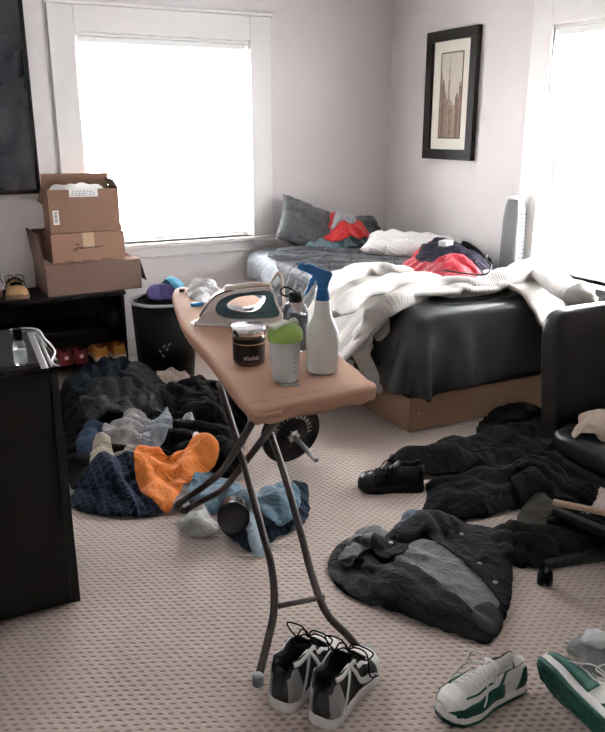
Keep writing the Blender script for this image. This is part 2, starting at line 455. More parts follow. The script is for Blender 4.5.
def window(name, a0, a1, z0, z1, M, k):
    """M maps local (along, depth into wall, z)"""
    w = bpy.data.objects.new(name, None); COL.objects.link(w); w['kind'] = 'structure'
    cw = 0.155
    for nm, bb in (('casing', (a0 - cw, a0, -0.022, 0, z0 - 0.075, z1 + 0.155)), ('casing', (a1, a1 + cw, -0.022, 0, z0 - 0.075, z1 + 0.155)), ('casing', (a0, a1, -0.022, 0, z1, z1 + 0.155)),
                   ('cornice', (a0 - cw - 0.012, a1 + cw + 0.012, -0.034, 0, z1 + 0.155, z1 + 0.178)), ('sill', (a0 - cw - 0.02, a1 + cw + 0.02, -0.06, 0.1, z0 - 0.028, z0)), ('apron', (a0, a1, -0.02, 0, z0 - 0.1, z0 - 0.028)),
                   ('jamb', (a0 - 0.001, a0 + 0.008, 0, T, z0, z1)), ('jamb', (a1 - 0.008, a1 + 0.001, 0, T, z0, z1)), ('jamb', (a0, a1, 0, T, z1 - 0.02, z1))):
        o = obj(nm, box(*bb, M=M), M_TRIM, w, bevel=0.004)
    zm = (z0 + z1) / 2
    for nm, zz0, zz1, dd in (('sash', z0, zm + 0.02, 0.085), ('sash', zm - 0.02, z1 - 0.02, 0.115)):
        b = bmesh.new()
        bx(b, a0 + 0.008, a0 + 0.05, dd, dd + 0.028, zz0, zz1, M); bx(b, a1 - 0.05, a1 - 0.008, dd, dd + 0.028, zz0, zz1, M)
        bx(b, a0 + 0.05, a1 - 0.05, dd, dd + 0.028, zz0, zz0 + 0.035, M); bx(b, a0 + 0.05, a1 - 0.05, dd, dd + 0.028, zz1 - 0.04, zz1, M)
        s = obj(nm, b, M_TRIM, w)
        obj('pane', box(a0 + 0.05, a1 - 0.05, dd + 0.012, dd + 0.016, zz0 + 0.045, zz1 - 0.04, M=M), M_GLASS, s)
    return w
I4 = Matrix.Identity(4)
MB = Matrix.Translation((0, YB, 0))
MR = Matrix(((0, 1, 0, XR), (1, 0, 0, 0), (0, 0, 1, 0), (0, 0, 0, 1)))
window('window_1', WX0, WX1, WZ0, WZ1, MB, 0)
window('window_2', WY0, WY1, 0.70, WZ1 - 0.01, MR, 1)
def blind(label, a0, a1, z0, z1, M, drop):
    t = thing('window_blind', label, 'blind')
    obj('headrail', box(a0 + 0.022, a1 - 0.022, 0.015, 0.06, z1 - 0.058, z1 - 0.022, M=M), M_BLIND, t, bevel=0.002)
    b = bmesh.new(); z = z1 - 0.075
    while z > drop + 0.02:
        K = M @ Matrix.Translation(((a0 + a1) / 2, 0.04, z)) @ Matrix.Rotation(R(8), 4, 'X')
        hw = (a1 - a0) / 2 - 0.028
        bx(b, -hw, hw, -0.0125, 0.0125, -0.0008, 0.0008, K); z -= 0.026
    obj('slats', b, M_BLIND, t)
    obj('bottom_rail', box(a0 + 0.028, a1 - 0.028, 0.03, 0.05, z - 0.006, z + 0.008, M=M), M_BLIND, t)
    for a in (a0 + 0.12, a1 - 0.12): obj('ladder_cord', tube(bmesh.new(), [M @ Vector((a, 0.027, z1 - 0.05)), M @ Vector((a, 0.027, z))], 0.0012, 5, 1), M_BLIND, t)
    return t
blind('white horizontal blind in the window above the cardboard boxes', WX0, WX1, WZ0, WZ1, MB, WZ0 + 0.02)
blind('white blind at the top of the window beside the tower fan', WY0, WY1, 0.70, WZ1 - 0.01, MR, 1.55)
struct('baseboard_back', box(XL, XR, YB - 0.016, YB, 0, 0.14), M_TRIM)
struct('baseboard_right', box(XR - 0.016, XR, YR, YB - 0.016, 0, 0.14), M_TRIM)
struct('baseboard_left', box(XL, XL + 0.016, YR, YB - 0.016, 0, 0.14), M_TRIM)

# ================================================================== THINGS ON THE WALLS
M_BLACK = mat('black_lacquer', (0.012, 0.012, 0.013), 0.35, var=0.2)
M_BLKWOOD = mat('black_wood', (0.02, 0.017, 0.016), 0.45, 0, 0.1, 80)
t = thing('framed_poster', 'large dark glossy poster in thin black frame left of the window', 'picture', (0.30, YB, 1.72))
fw = 0.495
bm = bmesh.new()
bx(bm, -fw, fw, -0.035, -0.002, -0.57, -0.545); bx(bm, -fw, fw, -0.035, -0.002, 0.57, 0.595)
bx(bm, -fw, -fw + 0.025, -0.035, -0.002, -0.545, 0.57); bx(bm, fw - 0.025, fw, -0.035, -0.002, -0.545, 0.57)
obj('frame', bm, M_BLACK, t, bevel=0.002)
def poster_mat():
    m = mat('dark_poster_print', (0.03, 0.035, 0.045), 0.12, coat=0.6); nt = m.node_tree; b = nt.nodes['Principled BSDF']
    w = nt.nodes.new('ShaderNodeTexNoise'); w.inputs['Scale'].default_value = 2.6; w.inputs['Detail'].default_value = 6; w.inputs['Distortion'].default_value = 1.5
    tc = nt.nodes.new('ShaderNodeTexCoord'); nt.links.new(tc.outputs['Object'], w.inputs['Vector'])
    cr = nt.nodes.new('ShaderNodeValToRGB'); cr.color_ramp.elements[0].position = 0.45; cr.color_ramp.elements[0].color = (0.012, 0.014, 0.02, 1)
    cr.color_ramp.elements[1].position = 0.72; cr.color_ramp.elements[1].color = (0.05, 0.053, 0.06, 1)
    nt.links.new(w.outputs['Fac'], cr.inputs[0]); nt.links.new(cr.outputs[0], b.inputs['Base Color'])
    return m
obj('print', box(-fw + 0.02, fw - 0.02, -0.016, -0.010, -0.55, 0.575), poster_mat(), t)

t = thing('framed_picture', 'narrow framed city skyline print with dark brown frame and cream mat', 'picture', (XR, 4.44, 1.755))
t.rotation_euler = (0, 0, PI / 2)    # local x -> +Y, local y -> -X ... faces the room with -x world
# local: x along wall (+Y), y into the room = +y -> world -X
def P_(x0, x1, y0, y1, z0, z1): return box(x0, x1, y0, y1, z0, z1)
hw, hh, fr = 0.272, 0.418, 0.068
bm = bmesh.new()
bx(bm, -hw, hw, 0.003, 0.04, -hh, -hh + fr); bx(bm, -hw, hw, 0.003, 0.04, hh - fr, hh); bx(bm, -hw, -hw + fr, 0.003, 0.04, -hh + fr, hh - fr); bx(bm, hw - fr, hw, 0.003, 0.04, -hh + fr, hh - fr)
obj('frame', bm, mat('dark_brown_frame', (0.022, 0.016, 0.015), 0.4, 0, 0.15, 60), t, bevel=0.003)
obj('mat_board', box(-hw + fr - 0.004, hw - fr + 0.004, 0.004, 0.016, -hh + fr - 0.004, hh - fr + 0.004), mat('cream_mat', (0.8, 0.76, 0.68), 0.8), t)
iw, ih = 0.112, 0.27
bm = bmesh.new()
bx(bm, -iw - 0.009, iw + 0.009, 0.016, 0.019, -ih - 0.009, -ih); bx(bm, -iw - 0.009, iw + 0.009, 0.016, 0.019, ih, ih + 0.009); bx(bm, -iw - 0.009, -iw, 0.016, 0.019, -ih, ih); bx(bm, iw, iw + 0.009, 0.016, 0.019, -ih, ih)
obj('mat_fillet', bm, mat('fillet', (0.12, 0.085, 0.06), 0.5), t)
pr = obj('print', box(-iw, iw, 0.014, 0.0172, -ih, ih), mat('skyline_paper', (0.62, 0.57, 0.49), 0.8, var=0.12, vscale=9), t)
towers = [(-0.112, -0.085, 0.06, 0), (-0.085, -0.05, -0.01, 1), (-0.055, -0.03, -0.08, 2), (-0.03, 0.0, -0.06, 0), (0.0, 0.042, -0.02, 1), (0.012, 0.03, 0.1, 2), (0.045, 0.075, 0.01, 0), (0.07, 0.098, 0.08, 1), (0.098, 0.112, 0.13, 0)]
cols = [(0.30, 0.20, 0.15), (0.20, 0.15, 0.12), (0.36, 0.27, 0.21)]
for k in range(3):
    bm = bmesh.new()
    for (x0, x1, zt, c) in towers:
        if c == k:
            y = 0.0172 + 0.0006 * (1 + towers.index((x0, x1, zt, c)) % 3)
            bx(bm, x0, x1, 0.017, y, -ih, zt); bx(bm, x0 + (x1 - x0) * .25, x1 - (x1 - x0) * .25, 0.017, y, zt, zt + 0.025)
            if (x0, x1) == (0.012, 0.03): bx(bm, 0.016, 0.026, 0.017, y, zt + .025, zt + .08); bx(bm, 0.0195, 0.0225, 0.017, y, zt + .08, zt + .14)
    obj('printed_towers', bm, mat('tower_ink%d' % k, cols[k], 0.85, var=0.5, vscale=30), pr)

# ================================================================== BED
M_OAK = mat('tan_wood_laminate', (0.36, 0.225, 0.15), 0.5, 0, 0.1, 40, 0.15, 5)
BX0, BX1, BY0, BY1, BZ = 2.215, 3.22, 3.085, 5.14, 0.66
bed = thing('bed', 'single bed with tan wooden platform and bare mattress along the right wall', 'bed', (2.72, 4.1, 0))
bed_inv = Matrix.Translation((-2.72, -4.1, 0))
bm = box(BX0, BX1, BY0, BY0 + 0.03, 0.012, 0.2, M=bed_inv); obj('foot_panel', bm, M_OAK, bed, bevel=0.003)
obj('side_panel', box(BX0, BX0 + 0.03, BY0 + 0.03, BY1, 0.012, 0.2, M=bed_inv), M_OAK, bed, bevel=0.003)
obj('side_panel', box(BX1 - 0.03, BX1, BY0 + 0.03, BY1, 0.012, 0.2, M=bed_inv), M_OAK, bed, bevel=0.003)
obj('platform', box(BX0 + 0.03, BX1 - 0.03, BY0 + 0.03, BY1, 0.16, 0.195, M=bed_inv), M_OAK, bed)
for x in (BX0 + 0.03, BX1 - 0.03):
    for y in (BY0 + 0.03, BY1 - 0.05):
        obj('foot', lathe(bmesh.new(), [(0.014, 0), (0.016, 0.012)], 12, bed_inv @ Matrix.Translation((x, y, 0))), mat('steel', (0.6, 0.6, 0.6), 0.3, 1), bed)
for dx in (0.06,):
    obj('screw_cap', lathe(bmesh.new(), [(0.006, 0), (0.006, 0.002)], 12, bed_inv @ Matrix.Translation((BX0 + dx, BY0, 0.11)) @ Matrix.Rotation(PI / 2, 4, 'X')), mat('steel', (0.6, 0.6, 0.6), 0.3, 1), bed)
mt = obj('mattress', sbox(bmesh.new(), ((BX0 + BX1) / 2, (BY0 + BY1) / 2, (0.2 + BZ) / 2), ((BX1 - BX0) / 2, (BY1 - BY0) / 2, (BZ - 0.2) / 2), 14, 28, bed_inv), cloth_mat('blue_grey_ticking', (0.48, 0.53, 0.60)), bed, smooth=True)

bedcol = box_collider([(BX0 - 0.012, BX1 + 0.012, BY0 - 0.012, BY1 + 0.05, BZ + 0.006)])
# black satin sheet over the foot end
M_SATIN = mat('black_satin', (0.034, 0.036, 0.041), 0.24, 0, 0.15, 300, 0.1, 10, 0.1)
black = drape('bed_sheet', [(1.84, 3.12), (1.97, 2.95), (2.10, 2.80), (2.22, 2.70), (3.26, 2.70), (3.28, 4.0), (1.84, 4.0)], M_SATIN, h=0.036, stretch=(1.0, 1.0), z0=BZ + 0.03, puff=0.03, steps=130, iters=4, free=True, pin=(BX0 + 0.08, BX1 - 0.05, BY0 + 0.1, 4.1), collide=bedcol, th=0.004, smooth=False, grav=0.003)
tag(black, 'black satin sheet hanging over the foot of the bed', 'sheet')
# pale sheet over the head half, grey crumpled sheet on top
M_PALE = cloth_mat('pale_blue_cotton', (0.46, 0.50, 0.55))
pale = drape('fitted_sheet', [(2.09, 3.8), (3.28, 3.8), (3.28, 5.15), (2.07, 5.15)], M_PALE, h=0.035, stretch=(1.04, 1.02), z0=BZ + 0.03, puff=0.03, steps=90, iters=4, free=True, pin=(BX0 + 0.06, BX1 - 0.05, 3.7, 5.1), collide=box_collider([(BX0 - 0.024, BX1 + 0.012, BY0 - 0.012, BY1 + 0.05, BZ + 0.014)]), th=0.004, smooth=False)
tag(pale, 'pale blue grey fitted sheet over the head end of the mattress', 'sheet')
BEDM = HMap(1.6, 3.5, 2.5, 5.3, BZ + 0.03)
M_GREYSHEET = cloth_mat('grey_satin_cotton', (0.10, 0.104, 0.112), 0.55, 0.1, 0.2, 300, 0.0, wrinkle=0.8)
gcol = box_collider([(BX0 - 0.04, BX1 + 0.01, BY0 - 0.03, BY1 + 0.05, BZ + 0.026)])
g = drape('flat_sheet', [(2.27, 4.92), (2.75, 5.06), (3.15, 5.0), (3.2, 4.3), (3.1, 3.75), (2.4, 3.6), (1.95, 3.75), (1.95, 4.35), (2.12, 4.5), (2.22, 4.7)], M_GREYSHEET, pin=None, h=0.019, ang=0.75, stretch=(1.5, 1.08), bend=0.5, z0=BZ + 0.06, puff=0.08, steps=90, iters=3, pull=0.05, edge=0.05, collide=gcol, th=0.004, seed=5)
tag(g, 'crumpled dark grey sheet across the middle of the mattress', 'sheet')
# pillows
def pillow(name, label, m, loc, rot, L, W, H, seed=0, spin=0):
    bm = bmesh.new(); n = 30
    def pt(i, j, s):
        u = -1 + 2 * i / n; v = -1 + 2 * j / n
        k = max(0, (1 - abs(u) ** 3.2) * (1 - abs(v) ** 3.2)) ** 0.45
        x = u * L / 2 * (1 - 0.06 * (1 - v * v)); y = v * W / 2 * (1 - 0.06 * (1 - u * u))
        w = 0.012 * math.sin(9 * u + 5 * v + seed) * math.sin(7 * v - 3 * u + seed) + 0.01 * math.sin(17 * u * v + 6 * u + seed)
        return (x, y, s * H / 2 * k + w * k)
    top = [[bm.verts.new(pt(i, j, 1)) for j in range(n + 1)] for i in range(n + 1)]
    bot = [[bm.verts.new(pt(i, j, -1)) for j in range(n + 1)] for i in range(n + 1)]
    for i in range(n):
        for j in range(n):
            bm.faces.new((top[i][j], top[i + 1][j], top[i + 1][j + 1], top[i][j + 1])); bm.faces.new((bot[i][j], bot[i][j + 1], bot[i + 1][j + 1], bot[i + 1][j]))
    bmesh.ops.remove_doubles(bm, verts=bm.verts, dist=0.0008)
    bmesh.ops.rotate(bm, verts=bm.verts, matrix=Matrix.Rotation(R(spin), 3, 'Z'))
    o = obj(name, bm, m, smooth=True); o.location = loc; o.rotation_euler = rot
    tag(o, label, 'pillow')
    return o
pillow('pillow', 'dark grey pillow propped against the wall at the bed corner', M_GREYSHEET, (2.62, 4.93, 0.85), (R(56), 0, R(3)), 0.54, 0.38, 0.15, 1, -27)
pillow('pillow', 'flat dark grey pillow lying behind the red and blue clothes', M_GREYSHEET, (3.0, 4.93, 0.80), (R(40), 0, R(-2)), 0.40, 0.30, 0.14, 2)
pillow('pillow', 'white pillow lying at the wall side of the bed', cloth_mat('white_cotton', (0.80, 0.79, 0.77)), (3.06, 4.30, 0.78), (R(6), R(3), R(-40)), 0.68, 0.42, 0.14, 3)
BEDM.put(np.array([2.9 + 0.01 * i for i in range(30) for j in range(70)]), np.array([4.1 + 0.01 * j for i in range(30) for j in range(70)]), np.full(2100, BZ + 0.09))
# comforter
def quilt_mat():
    m = mat('quilt_cotton', (0.62, 0.59, 0.555), 0.9, var=0.05, sheen=0.1); nt = m.node_tree; b = nt.nodes['Principled BSDF']
    tc = nt.nodes.new('ShaderNodeTexCoord')
    w = nt.nodes.new('ShaderNodeTexWave'); w.wave_type = 'BANDS'; w.bands_direction = 'X'; w.inputs['Scale'].default_value = 26; w.inputs['Distortion'].default_value = 5; w.inputs['Detail'].default_value = 2; w.inputs['Detail Scale'].default_value = 1.5
    nt.links.new(tc.outputs['UV'], w.inputs['Vector'])
    bp = nt.nodes.new('ShaderNodeBump'); bp.inputs['Strength'].default_value = 0.4; bp.inputs['Distance'].default_value = 0.006
    nt.links.new(w.outputs['Fac'], bp.inputs['Height']); nt.links.new(bp.outputs['Normal'], b.inputs['Normal'])
    return m
M_QUILT = quilt_mat()
QC = box_collider([(BX0 - 0.05, BX1 + 0.03, BY0 - 0.03, BY1, BZ + 0.05)])
qpoly = [(1.78, 3.42), (2.15, 3.24), (2.6, 3.14), (2.9, 3.10), (3.0, 2.9), (3.24, 2.86), (3.28, 3.3), (3.2, 3.45), (2.9, 3.62), (2.6, 3.75), (2.2, 3.98), (1.92, 4.02), (1.76, 3.8)]
q = drape('comforter', qpoly, M_QUILT, h=0.03, ang=0.5, stretch=(1.2, 1.12), z0=BZ + 0.07, puff=0.07, steps=110, iters=3, pull=0.05, edge=0.05, collide=QC, zmax=BZ + 0.085, th=0.028, seed=11)
def add_uv(o, fx=1.0):
    me = o.data; uv = me.uv_layers.new(name='UVMap')
    for l in me.loops:
        c = me.vertices[l.vertex_index].co; uv.data[l.index].uv = (c.x * 1.0 + c.z * 0.8, c.y)
def fold_roll(pts, r, flat=0.7, seed=0, n=22, amp=0.18):
    bm = bmesh.new(); P = spline(pts, 14); m = len(P); rings = []
    uvl = bm.loops.layers.uv.new('UVMap'); ln = 0; ls = [0]
    for i in range(1, m): ln += (P[i] - P[i - 1]).length; ls.append(ln)
    for i, p in enumerate(P):
        d = (P[min(i + 1, m - 1)] - P[max(i - 1, 0)]).normalized(); s = d.cross(Vector((0, 0, 1)))
        s = s.normalized() if s.length > 0.05 else Vector((1, 0, 0)); u = s.cross(d).normalized()
        e = min(1, 0.35 + 5 * i / m, 0.35 + 5 * (m - 1 - i) / m)
        ring = []
        for k in range(n):
            a = 2 * PI * k / n
            rr = r * e * (1 + amp * math.sin(3 * a + 0.15 * i + seed) * math.sin(i * 0.21 + seed) + 0.10 * math.sin(i * 0.55 + 2 * a + seed))
            ring.append(bm.verts.new(p + s * math.cos(a) * rr + u * math.sin(a) * rr * flat))
        rings.append(ring)
    for i, (a, b) in enumerate(zip(rings, rings[1:])):
        for k in range(n):
            f = bm.faces.new((a[k], a[(k + 1) % n], b[(k + 1) % n], b[k]))
            for l, (uu, vv_) in zip(f.loops, ((ls[i], k), (ls[i], k + 1), (ls[i + 1], k + 1), (ls[i + 1], k))): l[uvl].uv = (uu, vv_ / n * 0.3)
    bm.faces.new(rings[0][::-1]); bm.faces.new(rings[-1])
    return bm
add_uv(q)
tag(q, 'rumpled off white quilted comforter bunched over the foot of the bed', 'comforter')
def w3(px, py, z): a = atz(px, py, z); return (a[0], a[1], z)
def y3(px, py, Y): a = aty(px, py, Y); return (a[0], Y, a[1])
rolls = [
    ([y3(380, 392, 3.33), y3(360, 348, 3.36), y3(372, 322, 3.32), y3(392, 303, 3.2), w3(430, 288, BZ + 0.06), w3(480, 286, BZ + 0.07), w3(515, 274, BZ + 0.12), w3(540, 258, BZ + 0.18)], 0.062, 0.85, 1),
    ([w3(318, 300, BZ + 0.07), w3(335, 282, BZ + 0.10), w3(362, 270, BZ + 0.11), w3(390, 271, BZ + 0.10), w3(415, 275, BZ + 0.08)], 0.055, 0.8, 2),
    ([w3(335, 315, BZ + 0.06), w3(365, 292, BZ + 0.10), w3(400, 282, BZ + 0.10), w3(440, 278, BZ + 0.10)], 0.055, 0.75, 5),
    ([w3(535, 262, BZ + 0.12), w3(560, 285, BZ + 0.13), w3(580, 300, BZ + 0.10), y3(585, 330, 3.03)], 0.07, 0.8, 4),
    ([y3(383, 385, 3.55), y3(385, 350, 3.42), y3(388, 316, 3.3)], 0.06, 0.9, 3)]
for pts, r, fl, sd in rolls:
    o = obj('fold', fold_roll(pts, r, fl, sd), M_QUILT, q, smooth=True)
# clothes on the bed
def stamp(o, M_):
    co = np.array([v.co[:] for v in o.data.vertices]); M_.put(co[:, 0], co[:, 1], co[:, 2] + 0.01)
for o in [q] + [x for x in COL.objects if x.parent == q]: stamp(o, BEDM)
for _ in range(3):
    p_ = np.pad(BEDM.a, 1, mode='edge'); BEDM.a = np.maximum(BEDM.a, (p_[:-2, 1:-1] + p_[2:, 1:-1] + p_[1:-1, :-2] + p_[1:-1, 2:]) / 4)
BEDM.put(np.array([2.75 + 0.01 * i for i in range(40) for j in range(20)]), np.array([4.86 + 0.01 * j for i in range(40) for j in range(20)]), np.full(800, BZ + 0.17))
BEDM.put(np.array([2.4 + 0.01 * i for i in range(90) for j in range(60)]), np.array([4.2 + 0.01 * j for i in range(90) for j in range(60)]), np.full(5400, BZ + 0.06))
def bed_cloth(name, label, cat, pix, z, c, seed, hgt=0.05, dome=0.06, st=(1.3, 1.22), ang=0.3, h=0.015, rough=0.8, **k):
    o = drape(name, [atz(x, y, z) for x, y in pix] if pix[0][0] > 10 else pix, cloth_mat('bed_cloth_%s' % seed, c, rough), hmap=BEDM, h=h, ang=ang, stretch=st, z0=0.02, puff=hgt, dome=0.02, mound=dome, steps=45, seed=seed, **k)
    return tag(o, label, cat)
BEDM.put(np.array([2.5 + 0.01 * i for i in range(56) for j in range(36)]), np.array([4.72 + 0.01 * j for i in range(56) for j in range(36)]), np.full(2016, 0.755))
bed_cloth('shirt', 'pale teal grey shirt under the red shirt beside the grey pillows', 'shirt', [(2.50, 4.80), (2.6, 4.97), (2.75, 5.0), (3.0, 4.97), (3.06, 4.82), (2.8, 4.70), (2.6, 4.71)], BZ + 0.14, (0.16, 0.25, 0.29), 21, dome=0.05)
bed_cloth('shirt', 'bright red and grey crumpled sports shirt on the grey sheet', 'shirt', [(2.63, 4.79), (2.71, 4.86), (2.76, 5.03), (2.92, 5.05), (2.99, 4.92), (3.03, 4.78), (2.85, 4.70), (2.70, 4.70)], BZ + 0.19, (0.58, 0.03, 0.035), 22, dome=0.085)
bed_cloth('shirt', 'light grey vest bundled on top of the red shirt', 'shirt', [(2.70, 4.80), (2.80, 4.90), (2.93, 4.96), (2.93, 4.85), (2.80, 4.77)], BZ + 0.24, (0.36, 0.36, 0.38), 23, dome=0.02)
rj = bed_cloth('jacket', 'red and black jacket lying in front of the white pillow', 'jacket', [(402, 252), (420, 243), (445, 239), (474, 245), (492, 256), (474, 267), (440, 266), (416, 261)], BZ + 0.16, (0.50, 0.012, 0.035), 24, rough=0.4, dome=0.10)
dk = drape('yoke', [atz(x, y, BZ + 0.22) for x, y in ((416, 244), (432, 236), (470, 234), (510, 242), (512, 252), (484, 252), (452, 245), (434, 250))], cloth_mat('jacket_black', (0.02, 0.018, 0.03), 0.6), hmap=BEDM, h=0.02, stretch=(1.15, 1.15), z0=0.015, puff=0.03, steps=40, seed=25, parent=rj)
dk['label'] = 'black shoulder panel'
bed_cloth('sock', 'small black sock bundled behind the red jacket by the pillow', 'sock', [(462, 242), (470, 235), (486, 236), (494, 243), (480, 246)], BZ + 0.18, (0.015, 0.015, 0.02), 26, dome=0.03, h=0.016)
p = w3(446, 240, BZ + 0.22); p = (p[0], p[1], float(BEDM.get(np.array([p[0]]), np.array([p[1]]))[0]) + 0.004)
t = thing('power_adapter', 'small white power adapter lying on the red and black jacket', 'adapter', p, 0.4)
obj('body', box(-0.045, 0.045, -0.03, 0.03, 0.0, 0.035), mat('white_plastic', (0.8, 0.79, 0.76), 0.35), t, bevel=0.008, seg=3)
obj('plug', box(0.045, 0.062, -0.012, 0.012, 0.01, 0.026), mat('white_plastic', (0.8, 0.79, 0.76), 0.35), t, bevel=0.002)
cb = obj('looped_cable', tube(bmesh.new(), [w3(442, 270, BZ + 0.17), w3(470, 274, BZ + 0.18), w3(486, 274, BZ + 0.20), w3(491, 266, BZ + 0.22), w3(486, 259, BZ + 0.24), w3(488, 254, BZ + 0.22)], 0.0045, 8), mat('black_rubber', (0.012, 0.012, 0.012), 0.5), smooth=True)
tag(cb, 'thin black cord looped over the comforter by the red jacket', 'cord')

# tower fan between bed and window
t = thing('tower_fan', 'grey tower fan standing between the bed and the right window', 'fan', (3.325, 3.63, 0), R(200))
M_FAN = mat('silver_grey_plastic', (0.20, 0.205, 0.21), 0.4)
obj('base', lathe(bmesh.new(), [(0.08, 0), (0.085, 0.012), (0.06, 0.03), (0.03, 0.045)], 28), mat('dark_grey_plastic', (0.06, 0.06, 0.065), 0.4), t, smooth=True)
obj('housing', sbox(bmesh.new(), (0, 0, 0.595), (0.06, 0.06, 0.55), 5, 20), M_FAN, t, smooth=True)
bm = bmesh.new()
for k in range(32): bx(bm, -0.03, 0.03, 0.056, 0.063, 0.3 + k * 0.024, 0.308 + k * 0.024)
obj('grille', bm, mat('dark_grey_plastic', (0.06, 0.06, 0.065), 0.4), t)
obj('control_cap', lathe(bmesh.new(), [(0.052, 1.135), (0.053, 1.148), (0.046, 1.155)], 24), mat('white_plastic', (0.8, 0.79, 0.76), 0.35), t, smooth=True)

# low dark desk under the right window
t = thing('side_table', 'low dark grey table under the right window behind the office chair', 'table', (3.24, 2.36, 0))
M_DG = mat('dark_grey_laminate', (0.05, 0.052, 0.056), 0.4)
obj('tabletop', box(-0.13, 0.11, -0.42, 0.40, 0.72, 0.76), M_DG, t, bevel=0.004)
for x in (-0.12, 0.07):
    for y in (-0.4, 0.35): obj('leg', box(x, x + 0.03, y, y + 0.03, 0, 0.72), M_DG, t)
obj('back_panel', box(0.085, 0.10, -0.37, 0.35, 0.2, 0.66), M_DG, t)
# ================================================================== LEFT SIDE: SHOE RACK, BOXES, BASKET, DRESSER
t = thing('shoe_rack', 'black wooden shoe rack with slatted shelves under the cardboard boxes', 'rack', (0.62, 4.93, 0))
RX0, RX1, RY0, RY1, RZ = -0.52, 0.55, -0.19, 0.2, 0.565
M_RACK = mat('rack_black', (0.017, 0.015, 0.015), 0.55, 0, 0.1, 50)
for x in (RX0, RX1 - 0.022): obj('side_panel', box(x, x + 0.022, RY0, RY1, 0, RZ - 0.022), M_RACK, t, bevel=0.002)
obj('top', box(RX0 - 0.01, RX1 + 0.01, RY0 - 0.01, RY1, RZ - 0.022, RZ), M_RACK, t, bevel=0.002)
for z in (0.13, 0.34): obj('shelf', box(RX0 + 0.022, RX1 - 0.022, RY0, RY1, z - 0.02, z), M_RACK, t, bevel=0.002)
obj('back_panel', box(RX0 + 0.022, RX1 - 0.022, RY1 - 0.008, RY1, 0.0, 0.43), M_RACK, t)
for z in (0.43, 0.245): obj('front_rail', box(RX0 + 0.022, RX1 - 0.022, RY0 + 0.0, RY0 + 0.016, z, z + 0.035) if z == 0.245 else box(RX0 + 0.022, RX1 - 0.022, RY1 - 0.016, RY1, z, z + 0.035), M_RACK, t)

M_CARD = mat('cardboard', (0.255, 0.145, 0.098), 0.85, 0, 0.12, 120, 0.07, 3)
M_CARD2 = mat('worn_cardboard', (0.19, 0.118, 0.088), 0.85, 0, 0.12, 120, 0.1, 3)
M_TAPE = mat('parcel_tape', (0.55, 0.40, 0.26), 0.25)
M_LABEL = mat('label_paper', (0.85, 0.84, 0.82), 0.6)
M_INK = mat('black_ink', (0.02, 0.02, 0.022), 0.6)
def carton(label, loc, rotz, W, D, Hh, m, flaps=None):
    t = thing('cardboard_box', label, 'box', loc, rotz)
    c = 0.005; bm = bmesh.new(); w, d = W / 2, D / 2
    bx(bm, -w, w, -d, d, 0, c); bx(bm, -w, w, -d, -d + c, c, Hh); bx(bm, -w, w, d - c, d, c, Hh); bx(bm, -w, -w + c, -d + c, d - c, c, Hh); bx(bm, w - c, w, -d + c, d - c, c, Hh)
    obj('body', bm, m, t)
    for side, ln, a in flaps or []:   # a: 0 = folded flat inward, 90 = straight up, 180+ = outward
        ax = {'front': ((0, -d, Hh), 'X', 1, W), 'back': ((0, d, Hh), 'X', -1, W), 'left': ((-w, 0, Hh), 'Y', -1, D), 'right': ((w, 0, Hh), 'Y', 1, D)}[side]
        h2 = ax[3] / 2 - 0.004
        if side in ('front', 'back'):
            K = Matrix.Translation(ax[0]) @ Matrix.Rotation(R(a) * ax[2], 4, 'X')
            b = box(-h2, h2, 0, ln, 0, 0.004, M=K) if side == 'front' else box(-h2, h2, -ln, 0, 0, 0.004, M=K)
        else:
            K = Matrix.Translation(ax[0]) @ Matrix.Rotation(R(a) * ax[2], 4, 'Y')
            b = box(0, ln, -h2, h2, 0, 0.004, M=K) if side == 'left' else box(-ln, 0, -h2, h2, 0, 0.004, M=K)
        obj('flap', b, m, t)
    return t
# bottom: big open box
b3 = carton('large open cardboard box on the shoe rack, bottom of the stack', (1.0, 4.955, RZ + 0.002), R(2), 0.585, 0.37, 0.182, M_CARD2, [('back', 0.19, 84), ('left', 0.20, 97), ('front', 0.05, 12), ('right', 0.14, 255)])
obj('packing_paper', sbox(bmesh.new(), (0, 0.01, 0.10), (0.28, 0.175, 0.08), 9, 16), mat('white_tissue', (0.78, 0.77, 0.74), 0.8, 0, 0.8, 30), b3, smooth=True)
# middle: closed box with handwriting
b2 = carton('closed cardboard box with black handwriting in the middle of the stack', (0.988, 4.955, RZ + 0.186), R(1), 0.445, 0.30, 0.178, mat('tan_cardboard', (0.31, 0.172, 0.118), 0.85, 0, 0.12, 120, 0.06, 3), [('front', 0.149, 0), ('back', 0.149, 0)])
obj('tape', box(-0.035, 0.035, -0.1512, -0.150, 0.09, 0.184), M_TAPE, b2); obj('tape', box(-0.035, 0.035, -0.151, 0.151, 0.1825, 0.184), M_TAPE, b2)
bm = bmesh.new()
tube(bm, [(-0.082, -0.1515, 0.112), (-0.072, -0.1515, 0.118), (-0.058, -0.1515, 0.116), (-0.066, -0.1515, 0.114), (-0.07, -0.1515, 0.09), (-0.08, -0.1515, 0.078), (-0.094, -0.1515, 0.082), (-0.09, -0.1515, 0.09), (-0.062, -0.1515, 0.094),
          (-0.05, -0.1515, 0.098), (-0.055, -0.1515, 0.088), (-0.045, -0.1515, 0.09), (-0.043, -0.1515, 0.099), (-0.038, -0.1515, 0.088), (-0.03, -0.1515, 0.099), (-0.024, -0.1515, 0.088), (-0.016, -0.1515, 0.099), (-0.01, -0.1515, 0.088),
          (0.0, -0.1515, 0.098), (0.006, -0.1515, 0.089), (0.016, -0.1515, 0.098), (0.022, -0.1515, 0.09), (0.032, -0.1515, 0.098), (0.038, -0.1515, 0.09), (0.048, -0.1515, 0.097), (0.056, -0.1515, 0.091), (0.066, -0.1515, 0.096), (0.09, -0.1515, 0.096)], 0.0021, 5, 5)
